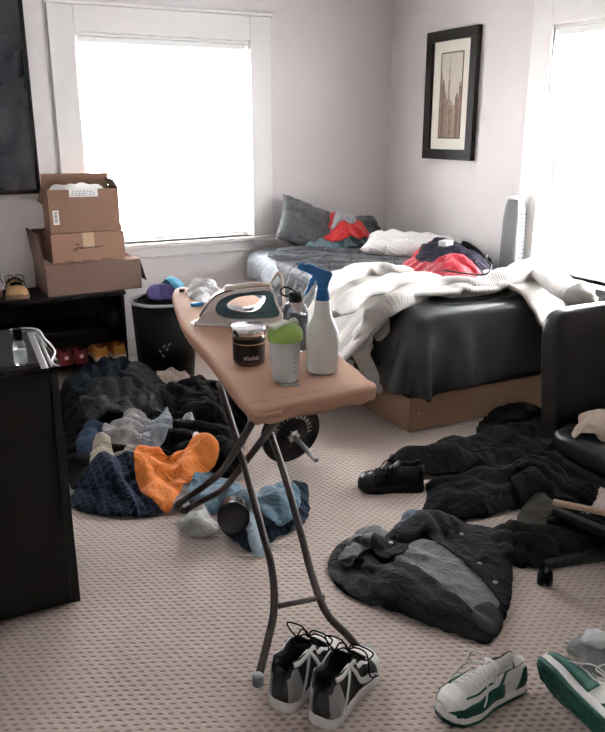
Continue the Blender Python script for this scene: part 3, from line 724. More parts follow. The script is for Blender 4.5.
w_ = obj('handwriting', bm, M_INK, b2)
for k, (a, c) in enumerate(((-0.15, -0.10), (-0.045, 0.03), (0.07, 0.14))):
    bm = bmesh.new()
    x = a
    while x < c - 0.004: bx(bm, x, x + 0.0065, -0.1508, -0.150, 0.012, 0.017); x += 0.009
    obj('printed_line', bm, M_INK, b2)
# top: open box
b1 = carton('open cardboard box with white shipping labels on top of the stack', (0.99, 4.955, RZ + 0.374), R(-2), 0.42, 0.28, 0.255, M_CARD, [('back', 0.08, 80), ('left', 0.09, 250), ('right', 0.06, 60)])
obj('label', box(-0.19, -0.155, -0.1412, -0.1402, 0.05, 0.135), M_LABEL, b1)
bm = bmesh.new()
for k in range(9): bx(bm, -0.182, -0.164, -0.1418, -0.1412, 0.06 + k * 0.0075, 0.0625 + k * 0.0075 + 0.001 * (k % 3))
obj('label_print', bm, M_INK, b1)
obj('label', box(-0.085, 0.085, -0.1415, -0.1402, 0.21, 0.256), M_LABEL, b1)
bm = bmesh.new()
for k in range(3):
    x = -0.075 + 0.005 * k
    while x < 0.06: bx(bm, x, x + 0.009 + 0.004 * ((k + int(x * 100)) % 2), -0.1419, -0.1414, 0.218 + k * 0.011, 0.2215 + k * 0.011); x += 0.021
obj('label_print', bm, M_INK, b1)
bag = obj('packing_paper', sbox(bmesh.new(), (-0.02, -0.02, 0.225), (0.17, 0.10, 0.05), 3, 16, warp=lambda p: p + Vector((0, 0, 0.012 * math.sin(40 * p.x) * math.sin(30 * p.y)))), mat('white_tissue', (0.78, 0.77, 0.74), 0.8), b1, smooth=True)

# ------------------------------------------------------------------ shoes
def lerp_tab(tab, t):
    for (a, va), (b, vb) in zip(tab, tab[1:]):
        if t <= b:
            k = (t - a) / (b - a + 1e-9); k = k * k * (3 - 2 * k); return va + (vb - va) * k
    return tab[-1][1]
class Shoe:
    """toe points to +y, sole on z=0, heel at y=-L/2"""
    def __init__(s, L=0.29, W=0.105, hc=0.09, toe=0.055, sole=0.024, open_to=0.46, instep=0.085):
        s.L, s.W, s.hc, s.toe, s.sole, s.op, s.instep = L, W, hc, toe, sole, open_to, instep
        s.wt = [(0, .30), (0.03, .58), (0.1, .72), (0.3, .72), (0.45, .74), (0.7, 1.0), (0.85, .92), (0.94, .66), (0.985, .36), (1, .12)]
    def width(s, t): return lerp_tab(s.wt, t) * s.W / 2
    def height(s, t):
        return lerp_tab([(0, s.hc * 0.96), (0.06, s.hc * 1.02), (0.2, s.hc * 0.94), (s.op * 0.8, s.hc * 0.97), (s.op + 0.06, max(s.instep, s.hc * 0.72)), (0.72, s.toe * 1.14), (0.9, s.toe * 0.98), (0.97, s.toe * 0.84), (1, s.toe * 0.62)], t) - s.sole
    def surf(s, t, u, off=0.0):
        """u in -1..1 around the upper (0 = top centre)"""
        w = s.width(t); h = s.height(t); a = abs(u)
        th = (1 - a) * PI / 2                                   # 0 at the sole edge, pi/2 on top
        dx = w * math.cos(th) ** 0.75 if th < PI / 2 - 1e-6 else 0.0
        dz = h * math.sin(th) ** 0.8
        ow = [(0, (1.0, 0)), (0.16, (1.03, .3)), (0.34, (.93, .68)), (0.5, (.74, 1.0)), (0.56, (.66, 1.03)), (0.62, (.56, .97)), (0.78, (.46, .45)), (0.9, (.3, .16)), (1.0, (0, .14))]
        q = 1 - a
        for (q0, p0), (q1, p1) in zip(ow, ow[1:]):
            if q <= q1 + 1e-9:
                k = (q - q0) / (q1 - q0); ox = (p0[0] + (p1[0] - p0[0]) * k) * w; oz = (p0[1] + (p1[1] - p0[1]) * k) * h; break
        b = min(max((t - 0.012) / 0.05, 0), 1) * min(max((s.op - t) / 0.07, 0), 1); b = b * b * (3 - 2 * b)
        x = dx * (1 - b) + ox * b; z = dz * (1 - b) + oz * b
        n = Vector((math.copysign(1, u) * math.cos(th * 0.9), 0.0, math.sin(th * 0.9)))
        return Vector((math.copysign(x, u), (t - 0.5) * s.L, s.sole + z)) + n * off
    def upper(s, nt=40, nu=36):
        bm = bmesh.new(); rows = [[bm.verts.new(s.surf((i / nt), -1 + 2 * j / nu)) for j in range(nu + 1)] for i in range(nt + 1)]
        for a, b in zip(rows, rows[1:]):
            for j in range(nu): bm.faces.new((a[j], a[j + 1], b[j + 1], b[j]))
        bm.faces.new(rows[0]); bm.faces.new(rows[-1][::-1])
        for a, b in zip(rows, rows[1:]): bm.faces.new((a[0], b[0], b[-1], a[-1]))
        return bm
    def patch(s, t0, t1, u0, u1, off=0.002, nt=14, nu=12, ft=None):
        bm = bmesh.new(); rows = []
        for i in range(nt + 1):
            row = []
            for j in range(nu + 1):
                a, b = i / nt, j / nu; t = t0 + (t1 - t0) * a; u = u0 + (u1 - u0) * b
                if ft: t, u = ft(a, b)
                row.append(bm.verts.new(s.surf(t, u, off)))
            rows.append(row)
        for a, b in zip(rows, rows[1:]):
            for j in range(nu): bm.faces.new((a[j], a[j + 1], b[j + 1], b[j]))
        return bm
    def solebm(s, z0=0.0, z1=None, grow=1.05, wave=0.0, t0=0.0, t1=1.0):
        z1 = z1 or s.sole + 0.004; bm = bmesh.new(); rings = []
        N = 26
        ts = [t0 + (t1 - t0) * (0.5 - 0.5 * math.cos(PI * k / N)) for k in range(N + 1)]
        for z, g in ((z0, 0.95), (z0 + 0.004, 1.0), ((z0 + z1) / 2, 1.02), (z1 - 0.003, 1.0), (z1, 0.97)):
            loop = []
            for t in ts: loop.append((s.width(t) * grow * g + 0.002, t))
            pts = [(x, (t - 0.5) * s.L * 1.02) for x, t in loop] + [(-x, (t - 0.5) * s.L * 1.02) for x, t in reversed(loop)]
            zz = [0.012 * max(0, (t - 0.8) / 0.2) ** 2 for x, t in loop]; zz = zz + zz[::-1]
            rings.append([bm.verts.new((p[0], p[1], z + q)) for p, q in zip(pts, zz)])
        for a, b in zip(rings, rings[1:]):
            n = len(a)
            for k in range(n): bm.faces.new((a[k], a[(k + 1) % n], b[(k + 1) % n], b[k]))
        bm.faces.new(rings[0][::-1]); bm.faces.new(rings[-1])
        return bm
def solid(o, th=0.0015, off=1):
    m = o.modifiers.new('thickness', 'SOLIDIFY'); m.thickness = th; m.offset = off; return o
def shoe(name, label, cat, loc, rot, mats, group=None, simple=False, swoosh=False, high=False, laces=True, loose=False, **k):
    """mats: upper, sole, overlay, toe, lace, inner, heel"""
    S = Shoe(**k)
    t = thing(name, label, cat, loc, 0, group); t.rotation_euler = rot
    obj('upper', S.upper(), mats['upper'], t, smooth=True)
    so = obj('sole', S.solebm(), mats['sole'], t, smooth=True)
    ins = obj('lining', S.patch(0.045, S.op - 0.035, -0.47, 0.47, 0.0015, 20, 20), mats['inner'], t, smooth=True)
    if simple:
        return t
    solid(obj('toe_cap', S.patch(0.78, 0.985, -0.97, 0.97), mats['toe'], t, smooth=True))
    solid(obj('heel_counter', S.patch(0.0, 0.0, 0, 0, ft=lambda a, b: (0.16 * a * (1 - 0.3 * abs(2 * b - 1)) + 0.0, 0), off=0.002), mats['heel'], t)) if False else None
    for sd in (-1, 1):
        solid(obj('heel_counter', S.patch(0, 0, 0, 0, 0.002, 12, 8, ft=lambda a, b: (0.012 + 0.20 * a * (1 - 0.55 * b), sd * (0.98 - 0.40 * b))), mats['heel'], t, smooth=True))
        solid(obj('eyestay', S.patch(0, 0, 0, 0, 0.0025, 14, 4, ft=lambda a, b: (S.op - 0.03 + (0.78 - S.op) * a, sd * (0.2 + 0.14 * b + 0.12 * (1 - a) + (0.1 * (1 - a) ** 4)))), mats['overlay'], t, smooth=True))
        if swoosh:
            def sw(a, b, sd=sd):
                x = a; c = 0.92 - 0.25 * x - 0.28 * (max(0, x - 0.0)) ** 2.2
                wd = 0.13 * math.sin(PI * min(1, x * 1.6 + 0.16)) if x < 0.5 else 0.13 * (1 - (x - 0.5) / 0.5) ** 1.0 * math.sin(PI * 0.96) * 8 * 0.99
                wd = 0.15 * (1 - x) ** 0.8 * min(1, (x + 0.02) * 9) + 0.004
                return (0.66 - 0.46 * x + (0.06 * (1 - min(1, x * 5)) * (b)), sd * (0.70 + 0.22 * math.sin(PI * min(1, x * 1.2 + 0.1)) - 0.30 * x + (b - 0.5) * wd * 1.3))
            o = obj('side_logo', S.patch(0, 0, 0, 0, 0.004, 20, 4, ft=sw), mats['swoosh'], t, smooth=True); solid(o, 0.0012)
    # tongue
    bm = bmesh.new(); n = 10; rows = []
    for i in range(n + 1):
        a = i / n; y = (0.70 - (0.70 - S.op + 0.09) * a - 0.5) * S.L
        zt = S.height(0.70 - (0.70 - S.op) * min(1, a)) + S.sole + 0.002 + (0.03 if high else 0.022) * max(0, a - 0.55) / 0.45
        wd = S.width(0.6) * (0.28 + 0.22 * a)
        rows.append([bm.verts.new((wd * (j / 6 * 2 - 1), y, zt - 0.010 * (j / 6 * 2 - 1) ** 2)) for j in range(7)])
    for a, b in zip(rows, rows[1:]):
        for j in range(6): bm.faces.new((a[j], a[j + 1], b[j + 1], b[j]))
    solid(obj('tongue', bm, mats['tongue'], t, smooth=True), 0.008)
    if laces:
        bm = bmesh.new(); nl = 6
        for i in range(nl):
            tt = 0.745 - (0.745 - S.op - 0.02) * i / (nl - 1)
            a = S.surf(tt, -0.22 - 0.02 * i, 0.005); b = S.surf(tt - 0.02, 0.22 + 0.02 * i, 0.005)
            mid = (a + b) / 2 + Vector((0, 0, 0.009))
            tube(bm, [a, mid, b], 0.0032, 6, 5, 0.6)
            b2_ = S.surf(tt - 0.04, -0.22 - 0.02 * i, 0.005); tube(bm, [b, (b + b2_) / 2 + Vector((0, 0, 0.010)), b2_], 0.0032, 6, 5, 0.6)
        top = S.surf(S.op + 0.02, 0, 0.014) + Vector((0, 0, 0.012))
        k_ = 1.5 if loose else 1.0
        for sd in (-1, 1):
            tube(bm, [top, top + Vector((sd * 0.02, -0.005, 0.022 * k_)), top + Vector((sd * 0.05 * k_, 0.005, 0.012 * k_)), top + Vector((sd * 0.05, 0.01, -0.02)), top + Vector((sd * 0.018, 0.01, -0.004)), top], 0.0024, 6, 6)
            tube(bm, [top, top + Vector((sd * 0.015, 0.015, 0.006)), top + Vector((sd * 0.045, 0.03, -0.015)), top + Vector((sd * 0.062, 0.045 if not loose else 0.02, -0.05 * k_)), top + Vector((sd * 0.07, 0.06, -0.065 * k_))], 0.0024, 6, 6)
        obj('laces', bm, mats['lace'], t, smooth=True)
    return t
def shoe_at(px, py, z=0.0): a = atz(px, py, z); return (a[0], a[1], z)
def fm(name, c, rough=0.6, **k): return mat(name, c, rough, **k)
# ------------------------------------------------------------------ shoes on the rack
M_TAN = fm('tan_leather', (0.42, 0.24, 0.12), 0.5, bump=0.1); M_GUM = fm('gum_sole', (0.75, 0.62, 0.42), 0.6)
M_BLKFAB = cloth_mat('black_canvas', (0.012, 0.012, 0.014)); M_WHT = fm('white_rubber', (0.78, 0.77, 0.74), 0.5)
M_ORL = fm('orange_tan_suede', (0.62, 0.26, 0.06), 0.75, bump=0.2); M_MAR = fm('maroon_leather', (0.15, 0.012, 0.016), 0.45)
def simple_set(up, sole, inner=M_BLKFAB, **k):
    d = dict(upper=up, sole=sole, overlay=up, toe=up, lace=M_BLKFAB, inner=inner, heel=up, tongue=up, swoosh=M_WHT); d.update(k); return d
g1 = 'tan shoes on top of the shoe rack'
shoe('shoe', 'tan leather shoe with dark opening on the rack beside the cartons', 'shoe', (0.545, 4.86, RZ), (0, 0, R(178)), simple_set(M_TAN, fm('brown_sole', (0.2, 0.11, 0.06))), L=0.25, W=0.13, hc=0.10, toe=0.07)
shoe('shoe', 'beige pink leather shoe standing at the left picture edge above the rack', 'shoe', (0.41, 4.86, RZ), (R(22), 0, R(172)), simple_set(fm('pink_beige_leather', (0.55, 0.36, 0.27), 0.5), fm('brown_sole', (0.2, 0.11, 0.06))), L=0.25, W=0.11, hc=0.16, toe=0.08)
g2 = 'orange tan shoes on the bottom shelf of the rack'
for px, nm in ((99, 'left orange tan suede shoe on the bottom shelf of the rack'), (115, 'right orange tan suede shoe on the bottom shelf of the rack')):
    a = aty(px, 357, 4.86); shoe('shoe', nm, 'shoe', (a[0], 4.86, 0.13), (0, 0, R(-4 if px < 105 else 4)), simple_set(M_ORL, M_GUM), g2, L=0.26, W=0.115, hc=0.095, laces=False)
for px, nm in ((62, 'left maroon shoe with pale heel logo on the bottom shelf of the rack'), (77, 'right maroon shoe with pale heel logo on the bottom shelf of the rack')):
    a = aty(px, 358, 4.86); t = shoe('shoe', nm, 'shoe', (a[0], 4.86, 0.13), (0, 0, R(3)), simple_set(M_MAR, M_MAR), 'maroon shoes on the bottom shelf of the rack', L=0.26, W=0.11, hc=0.095, laces=False)
    obj('heel_logo', lathe(bmesh.new(), [(0.013, 0), (0.013, 0.003)], 20, Matrix.Translation((0, -0.128, 0.05)) @ Matrix.Rotation(PI / 2, 4, 'X')), fm('pink_white_print', (0.75, 0.5, 0.5)), t)
M_BLK_L = fm('black_leather', (0.012, 0.012, 0.013), 0.32, bump=0.15)
for px, nm in ((88, 'left black dress shoe on the middle shelf of the rack'), (112, 'right black dress shoe on the middle shelf of the rack')):
    a = aty(px, 315, 4.9); shoe('shoe', nm, 'shoe', (a[0], 4.88, 0.34), (0, 0, R(2)), simple_set(M_BLK_L, M_BLK_L), 'black dress shoes on the middle shelf of the rack', simple=True, L=0.27, W=0.10, hc=0.10)

# ------------------------------------------------------------------ laundry basket
t = thing('laundry_basket', 'black plastic laundry basket with pale rim beside the shoe rack', 'basket', (1.375, 4.58, 0))
M_BP = mat('black_plastic', (0.011, 0.011, 0.012), 0.5, spec=0.2)
prof = [(0.165, 0.0), (0.173, 0.01), (0.188, 0.25), (0.2, 0.515), (0.194, 0.515), (0.182, 0.25), (0.165, 0.015)]
obj('body', lathe(bmesh.new(), prof, 40, cap=False), M_BP, t, smooth=True)
obj('bottom', lathe(bmesh.new(), [(0.16, 0.002), (0.16, 0.012)], 40), M_BP, t)
bm = bmesh.new(); lathe(bm, [(0.196, 0.515), (0.206, 0.512), (0.210, 0.522), (0.204, 0.532), (0.196, 0.53), (0.196, 0.515)], 48, cap=False)
obj('rim', bm, mat('grey_rim_plastic', (0.35, 0.36, 0.38), 0.3), t, smooth=True)
bm = bmesh.new()
for a, z in ((-118, 0.24), (-110, 0.27), (-113, 0.21), (-105, 0.25), (-100, 0.28)):
    r = 0.188; K = Matrix.Rotation(R(a), 4, 'Z') @ Matrix.Translation((r, 0, z)) @ Matrix.Rotation(R(45 if z > 0.24 else -45), 4, 'X')
    bx(bm, -0.002, 0.0035, -0.011, 0.011, -0.004, 0.004, K)
obj('vent_pattern', bm, mat('grey_print', (0.22, 0.24, 0.26), 0.5), t)
BASK = HMap(1.1, 1.7, 4.3, 5.0, 0.49)
def bcl(label, pts, c, seed, dome=0.06, cat='shirt', nm='shirt'):
    o = drape(nm, [(1.38 + x, 4.6 + y) for x, y in pts], cloth_mat('basket_cloth%d' % seed, c), hmap=BASK, h=0.016, stretch=(1.3, 1.2), z0=0.02, puff=0.05, dome=0.02, mound=dome, steps=35, seed=seed)
    return tag(o, label, cat)
bcl('charcoal shirt filling the left side of the laundry basket', [(-0.17, -0.05), (-0.08, -0.15), (0.05, -0.16), (0.15, -0.06), (0.16, 0.06), (0.05, 0.16), (-0.1, 0.13)], (0.02, 0.02, 0.024), 31, 0.05)
bcl('purple crumpled shirt on top of the laundry basket', [(-0.11, -0.1), (-0.02, -0.16), (0.07, -0.13), (0.06, -0.02), (0.0, 0.04), (-0.09, 0.02)], (0.06, 0.045, 0.17), 32, 0.07)
bcl('cyan blue shirt hanging over the right rim of the laundry basket', [(0.02, -0.12), (0.12, -0.14), (0.17, -0.04), (0.14, 0.06), (0.05, 0.08), (0.0, 0.0)], (0.07, 0.30, 0.42), 33, 0.07)
bcl('dark grey sock bundled at the back left of the laundry basket', [(-0.05, 0.05), (0.02, 0.05), (0.03, 0.13), (-0.05, 0.12)], (0.02, 0.02, 0.025), 34, 0.06, 'sock', 'sock')
bcl('black sock bundled at the back right of the laundry basket', [(0.08, 0.04), (0.15, 0.05), (0.13, 0.12), (0.06, 0.12)], (0.012, 0.02, 0.03), 35, 0.06, 'sock', 'sock')

# ------------------------------------------------------------------ dresser with things on it
DZ = 0.87; DX1 = 0.355
t = thing('dresser', 'tall black cabinet with glossy top at the left picture edge', 'cabinet', (-0.045, 2.62, 0))
M_CAB = mat('cabinet_black', (0.009, 0.009, 0.010), 0.5, 0, 0.05, 40)
M_GLOSS = mat('glossy_black_top', (0.02, 0.021, 0.023), 0.12, coat=0.5)
W = 0.40
bm = box(-W, W, -0.27, 0.17, 0.012, DZ - 0.02); obj('body', bm, M_CAB, t, bevel=0.005)
obj('top', box(-W - 0.006, W + 0.006, -0.278, 0.178, DZ - 0.02, DZ), M_GLOSS, t, bevel=0.004)
obj('door', box(-W + 0.01, -0.004, -0.287, -0.27, 0.03, DZ - 0.03), M_CAB, t, bevel=0.003)
obj('door', box(0.004, W - 0.03, -0.287, -0.27, 0.03, DZ - 0.03), M_CAB, t, bevel=0.003)
obj('side_trim', box(W - 0.026, W + 0.001, -0.285, -0.27, 0.02, DZ - 0.02), M_CAB, t, bevel=0.002)
for x, y in ((-W + 0.05, -0.22), (W - 0.05, -0.22), (-W + 0.05, 0.12), (W - 0.05, 0.12)): obj('foot', lathe(bmesh.new(), [(0.02, 0), (0.022, 0.012)], 12, Matrix.Translation((x, y, 0))), M_CAB, t)
M_STEEL = mat('steel', (0.6, 0.6, 0.6), 0.3, 1)
a0 = atz(30, 333, DZ); a1 = atz(45, 369, DZ)
def strip(name, label, cat, p, q, w, h, m):
    d = Vector((q[0] - p[0], q[1] - p[1], 0)); L = d.length
    o = obj(name, box(-w / 2, w / 2, 0, L, 0, h), m, bevel=0.0008); o.location = (p[0], p[1], DZ + 0.0005); o.rotation_euler = (0, 0, math.atan2(d.y, d.x) - PI / 2)
    return tag(o, label, cat)
strip('ruler', 'long shiny metal ruler lying on the black cabinet beside the bottle', 'ruler', a0, a1, 0.02, 0.002, M_STEEL)
a0 = atz(36, 332, DZ); a1 = atz(52, 367, DZ)
strip('rail', 'thin metal strip lying parallel to the ruler on the black cabinet', 'strip', a0, a1, 0.008, 0.003, M_STEEL)
def wp(px, py, z=DZ + 0.005): a = atz(px, py, z); return (a[0], a[1], z)
o = obj('charging_cable', tube(bmesh.new(), [wp(10, 330), wp(24, 328), wp(38, 330), (*atz(44, 338, DZ + 0.01), DZ + 0.01), wp(50, 344), wp(55, 352), wp(52, 360), wp(54, 364), wp(60, 366)], 0.0032, 8), mat('white_plastic', (0.8, 0.79, 0.76), 0.35), smooth=True)
tag(o, 'white cable winding across the right side of the black cabinet top', 'cable')
p = atz(22, 366, DZ)
t = thing('spray_bottle', 'small clear bottle with black cap standing on the black cabinet', 'bottle', (p[0], p[1] + 0.02, DZ))
obj('glass_body', lathe(bmesh.new(), [(0.016, 0), (0.019, 0.004), (0.019, 0.062), (0.012, 0.075), (0.009, 0.078)], 24), mat('clear_glass', (0.95, 0.97, 0.98), 0.03, trans=0.92, ior=1.3), t, smooth=True)
obj('contents', lathe(bmesh.new(), [(0.015, 0.005), (0.0155, 0.045)], 24), mat('milky_liquid', (0.75, 0.8, 0.8), 0.3, trans=0.4), t, smooth=True)
obj('cap', lathe(bmesh.new(), [(0.014, 0.076), (0.014, 0.108), (0.012, 0.111)], 20), M_BP, t, smooth=True)
p = aty(0, 366, 2.42)
t = thing('desk_speaker', 'black rounded device at the left picture edge on the black cabinet', 'device', (0.02, 2.50, DZ), R(0))
obj('housing', sbox(bmesh.new(), (0, 0, 0.125), (0.195, 0.07, 0.12), 3.2, 26), M_GLOSS, t, smooth=True)
obj('rim', tube(bmesh.new(), [(0.195 * math.copysign(abs(math.cos(a)) ** (2 / 3.2), math.cos(a)), -0.03, 0.125 + 0.12 * math.copysign(abs(math.sin(a)) ** (2 / 3.2), math.sin(a))) for a in [R(-60 + 8 * k) for k in range(16)]], 0.003, 6, 2), mat('grey_rim_plastic', (0.35, 0.36, 0.38), 0.3), t, smooth=True)
obj('base', box(-0.1, 0.1, -0.05, 0.05, 0, 0.012), M_BP, t, bevel=0.003)

# ================================================================== IRONING BOARD
BZT = 0.88
bpoly = [(0.718, 1.74), (0.711, 1.69), (0.712, 1.66), (0.73, 1.642), (0.77, 1.64), (0.88, 1.646), (0.98, 1.655), (1.055, 1.66), (1.085, 1.672), (1.096, 1.70), (1.10, 1.75), (1.20, 2.3), (1.262, 2.80), (1.235, 3.02), (1.16, 3.14), (1.07, 3.20), (1.02, 3.19), (0.985, 3.13), (0.93, 2.96), (0.835, 2.56), (0.77, 2.1)]
ib = thing('ironing_board', 'ironing board with pinkish tan cover on dark crossed metal legs', 'ironing board', (0.92, 2.4, 0))
ibi = Matrix.Translation((-0.92, -2.4, 0))
M_COVER = mat('tan_board_cover', (0.45, 0.262, 0.172), 0.75, 0, 0.2, 250, 0.06, 4)
sp = smooth_poly(bpoly, 5)
bm = bmesh.new(); rings = []
ccx = sum(p[0] for p in sp) / len(sp); ccy = sum(p[1] for p in sp) / len(sp)
def inset(d):
    out = []; n = len(sp)
    for i in range(n):
        a, b = Vector(sp[i - 1]), Vector(sp[(i + 1) % n]); tt = (b - a).normalized(); nn = Vector((-tt.y, tt.x)); p = Vector(sp[i])
        if nn.dot(Vector((ccx, ccy)) - p) < 0: nn = -nn
        out.append(p + nn * d)
    return out
for d, z in ((0.012, BZT - 0.046), (0.004, BZT - 0.044), (0.0, BZT - 0.03), (-0.002, BZT - 0.012), (0.003, BZT - 0.003), (0.012, BZT)):
    rings.append([bm.verts.new(ibi @ Vector((p.x, p.y, z + (0.003 * math.sin(i * 0.9) if z < BZT - 0.02 else 0)))) for i, p in enumerate(inset(d))])
for a, b in zip(rings, rings[1:]):
    n = len(a)
    for k in range(n): bm.faces.new((a[k], a[(k + 1) % n], b[(k + 1) % n], b[k]))
ip = [(v.co.x, v.co.y) for v in rings[-1]]
for tr in tessellate_polygon([[Vector((x, y, 0)) for x, y in ip]]): bm.faces.new([rings[-1][i] for i in tr])
obj('cover', bm, M_COVER, ib, smooth=True)
bm = bmesh.new(); prism(bm, [(p.x, p.y) for p in inset(0.02)], BZT - 0.03, BZT - 0.022, ibi); obj('board_deck', bm, mat('steel_mesh', (0.25, 0.24, 0.23), 0.5, 0.6), ib)
obj('cover_elastic', tube(bmesh.new(), [ibi @ Vector((p.x, p.y, BZT - 0.042)) for p in inset(0.016)[::3]], 0.003, 6, 3), M_COVER, ib, smooth=True)
bm = bmesh.new()   # curled corner of the cover
tube(bm, [ibi @ Vector(v) for v in ((0.72, 1.70, BZT - 0.022), (0.718, 1.66, BZT - 0.018), (0.73, 1.638, BZT - 0.02), (0.78, 1.637, BZT - 0.018))], 0.008, 8); obj('cover_fold', bm, M_COVER, ib, smooth=True)
M_LEG = mat('brown_black_tube', (0.05, 0.036, 0.032), 0.35, 0.3)
# frame A: feet near the camera, top under the far half;  frame B: the other way round
def I(*v): return ibi @ Vector(v)
LR = 0.0125
def pA(x, y): return I(*onplane(x, y, 1.70, 0.0, 1.28))
def pB_(x, y): return I(*onplane(x, y, 1.84, 0.845, -1.12))
obj('leg', tube(bmesh.new(), [pA(258, 679), pA(266, 648), pA(274, 610), pA(272, 570), pA(262, 530), pA(241, 454), pA(219, 383)], LR, 12), M_LEG, ib, smooth=True)
obj('leg', tube(bmesh.new(), [pA(366, 660), pA(350, 638), pA(326, 612), pA(311, 572), pA(300, 530), pA(281, 464), pA(262, 410)], LR, 12), M_LEG, ib, smooth=True)
obj('crossbar', tube(bmesh.new(), [pA(274, 607), pA(324, 597)], 0.009, 10, 1), M_LEG, ib, smooth=True)
for q3 in (pA(258, 682), pA(367, 662)): obj('foot_cap', lathe(bmesh.new(), [(0.016, 0), (0.017, 0.03), (0.014, 0.034)], 14, Matrix.Translation((q3.x, q3.y, 0.0))), mat('grey_rubber', (0.3, 0.32, 0.33), 0.5), ib, smooth=True)
obj('leg', tube(bmesh.new(), [pB_(280, 416), pB_(262, 440), pB_(236, 474), pB_(222, 490), pB_(200, 502), pB_(186, 510)], LR, 12), M_LEG, ib, smooth=True)
obj('leg', tube(bmesh.new(), [pB_(258, 412), pB_(242, 440), pB_(224, 468), pB_(212, 480), pB_(196, 492), pB_(180, 503)], LR, 12), M_LEG, ib, smooth=True)
obj('foot_bar', tube(bmesh.new(), [pB_(180, 503), pB_(177, 508), pB_(186, 511)], LR * 1.15, 12), M_LEG, ib, smooth=True)
obj('height_lever', tube(bmesh.new(), [I(0.88, 1.86, BZT - 0.035), I(0.88, 1.9, BZT - 0.07), I(0.93, 1.92, BZT - 0.075), I(0.99, 1.9, BZT - 0.06)], 0.004, 8), M_STEEL, ib, smooth=True)
T0 = BZT + 0.002

# iron
pa = Vector(atz(198, 330, T0)); pb = Vector(atz(288, 325, T0)); dirv = (pa - pb); IL = dirv.length
ir = thing('steam_iron', 'white steam iron with blue grey water tank standing flat on the board', 'iron', ((pa.x + pb.x) / 2, (pa.y + pb.y) / 2 + 0.045, T0), math.atan2(dirv.y, dirv.x) - R(6))
M_IW = mat('iron_white', (0.72, 0.68, 0.64), 0.3); M_IT = mat('iron_blue_grey', (0.045, 0.10, 0.125), 0.12, trans=0.15, coat=0.4); M_CREAM = mat('iron_cream', (0.60, 0.50, 0.42), 0.4)
h = IL / 2
def iw(x, z): return max(0.006, 0.052 * max(0.0, 1 - min(1.0, max(0.0, (x / h + 0.1) / 1.1)) ** 2.0) ** 0.8 * (1 - 0.55 * min(1, z / 0.15)))
sole_pts = [(-h * 0.92, -0.05), (-h * 0.2, -0.056), (h * 0.4, -0.042), (h * 0.8, -0.018), (h, 0), (h * 0.8, 0.018), (h * 0.4, 0.042), (-h * 0.2, 0.056), (-h * 0.92, 0.05)]
obj('soleplate', prism(bmesh.new(), smooth_poly(sole_pts, 4), 0, 0.008), mat('chrome', (0.8, 0.8, 0.82), 0.12, 1), ir, bevel=0.001)
outer = [(-h * 0.93, 0.009), (h * 0.92, 0.009), (h * 0.90, 0.022), (h * 0.74, 0.055), (h * 0.60, 0.088), (h * 0.42, 0.112), (h * 0.15, 0.124), (-h * 0.2, 0.132), (-h * 0.62, 0.136), (-h * 0.76, 0.128), (-h * 0.86, 0.09), (-h * 0.97, 0.03)]
hole = [(h * 0.22, 0.070), (h * 0.10, 0.062), (-h * 0.2, 0.055), (-h * 0.42, 0.064), (-h * 0.56, 0.088), (-h * 0.60, 0.108), (-h * 0.40, 0.112), (-h * 0.05, 0.108), (h * 0.15, 0.096), (h * 0.25, 0.082)]
obj('body', slab(bmesh.new(), smooth_poly(outer, 3), [smooth_poly(hole, 3)], iw), M_IW, ir, bevel=0.003)
tank = [(h * 0.50, 0.062), (h * 0.42, 0.045), (h * 0.1, 0.034), (-h * 0.4, 0.032), (-h * 0.88, 0.038), (-h * 0.80, 0.085), (-h * 0.70, 0.124), (-h * 0.2, 0.122), (h * 0.15, 0.114), (h * 0.38, 0.098), (h * 0.48, 0.08)]
obj('water_tank', slab(bmesh.new(), smooth_poly(tank, 3), [smooth_poly([(x * 1.0, z) for x, z in hole], 3)], lambda x, z: iw(x, z) + 0.0022), M_IT, ir, bevel=0.002)
ridge = [(h * 0.86, 0.04), (h * 0.66, 0.086), (h * 0.46, 0.116), (h * 0.16, 0.130), (h * 0.12, 0.122), (h * 0.40, 0.108), (h * 0.58, 0.078), (h * 0.78, 0.038)]
obj('nose_trim', slab(bmesh.new(), smooth_poly(ridge, 3), [], lambda x, z: iw(x, z) * 0.8), mat('iron_grey', (0.13, 0.12, 0.12), 0.35), ir, bevel=0.001)
obj('handle_top', tube(bmesh.new(), [(h * 0.3, 0, 0.122), (0, 0, 0.133), (-h * 0.4, 0, 0.139), (-h * 0.72, 0, 0.135)], 0.013, 10), M_CREAM, ir, smooth=True)
obj('steam_button', sbox(bmesh.new(), (h * 0.16, 0, 0.137), (0.018, 0.011, 0.006), 4, 12), M_IW, ir, smooth=True)
obj('temperature_dial', lathe(bmesh.new(), [(0.02, 0), (0.022, 0.003), (0.02, 0.008)], 24, Matrix.Translation((-h * 0.25, 0, 0.052))), M_IW, ir, smooth=True)
obj('cord_loop', tube(bmesh.new(), [(-h * 0.70, 0, 0.136), (-h * 0.80, 0, 0.166), (-h * 0.90, 0, 0.182), (-h * 0.98, 0.0, 0.16), (-h * 1.02, 0, 0.09), (-h * 1.08, 0, 0.02)], 0.0058, 10), M_CREAM, ir, smooth=True)

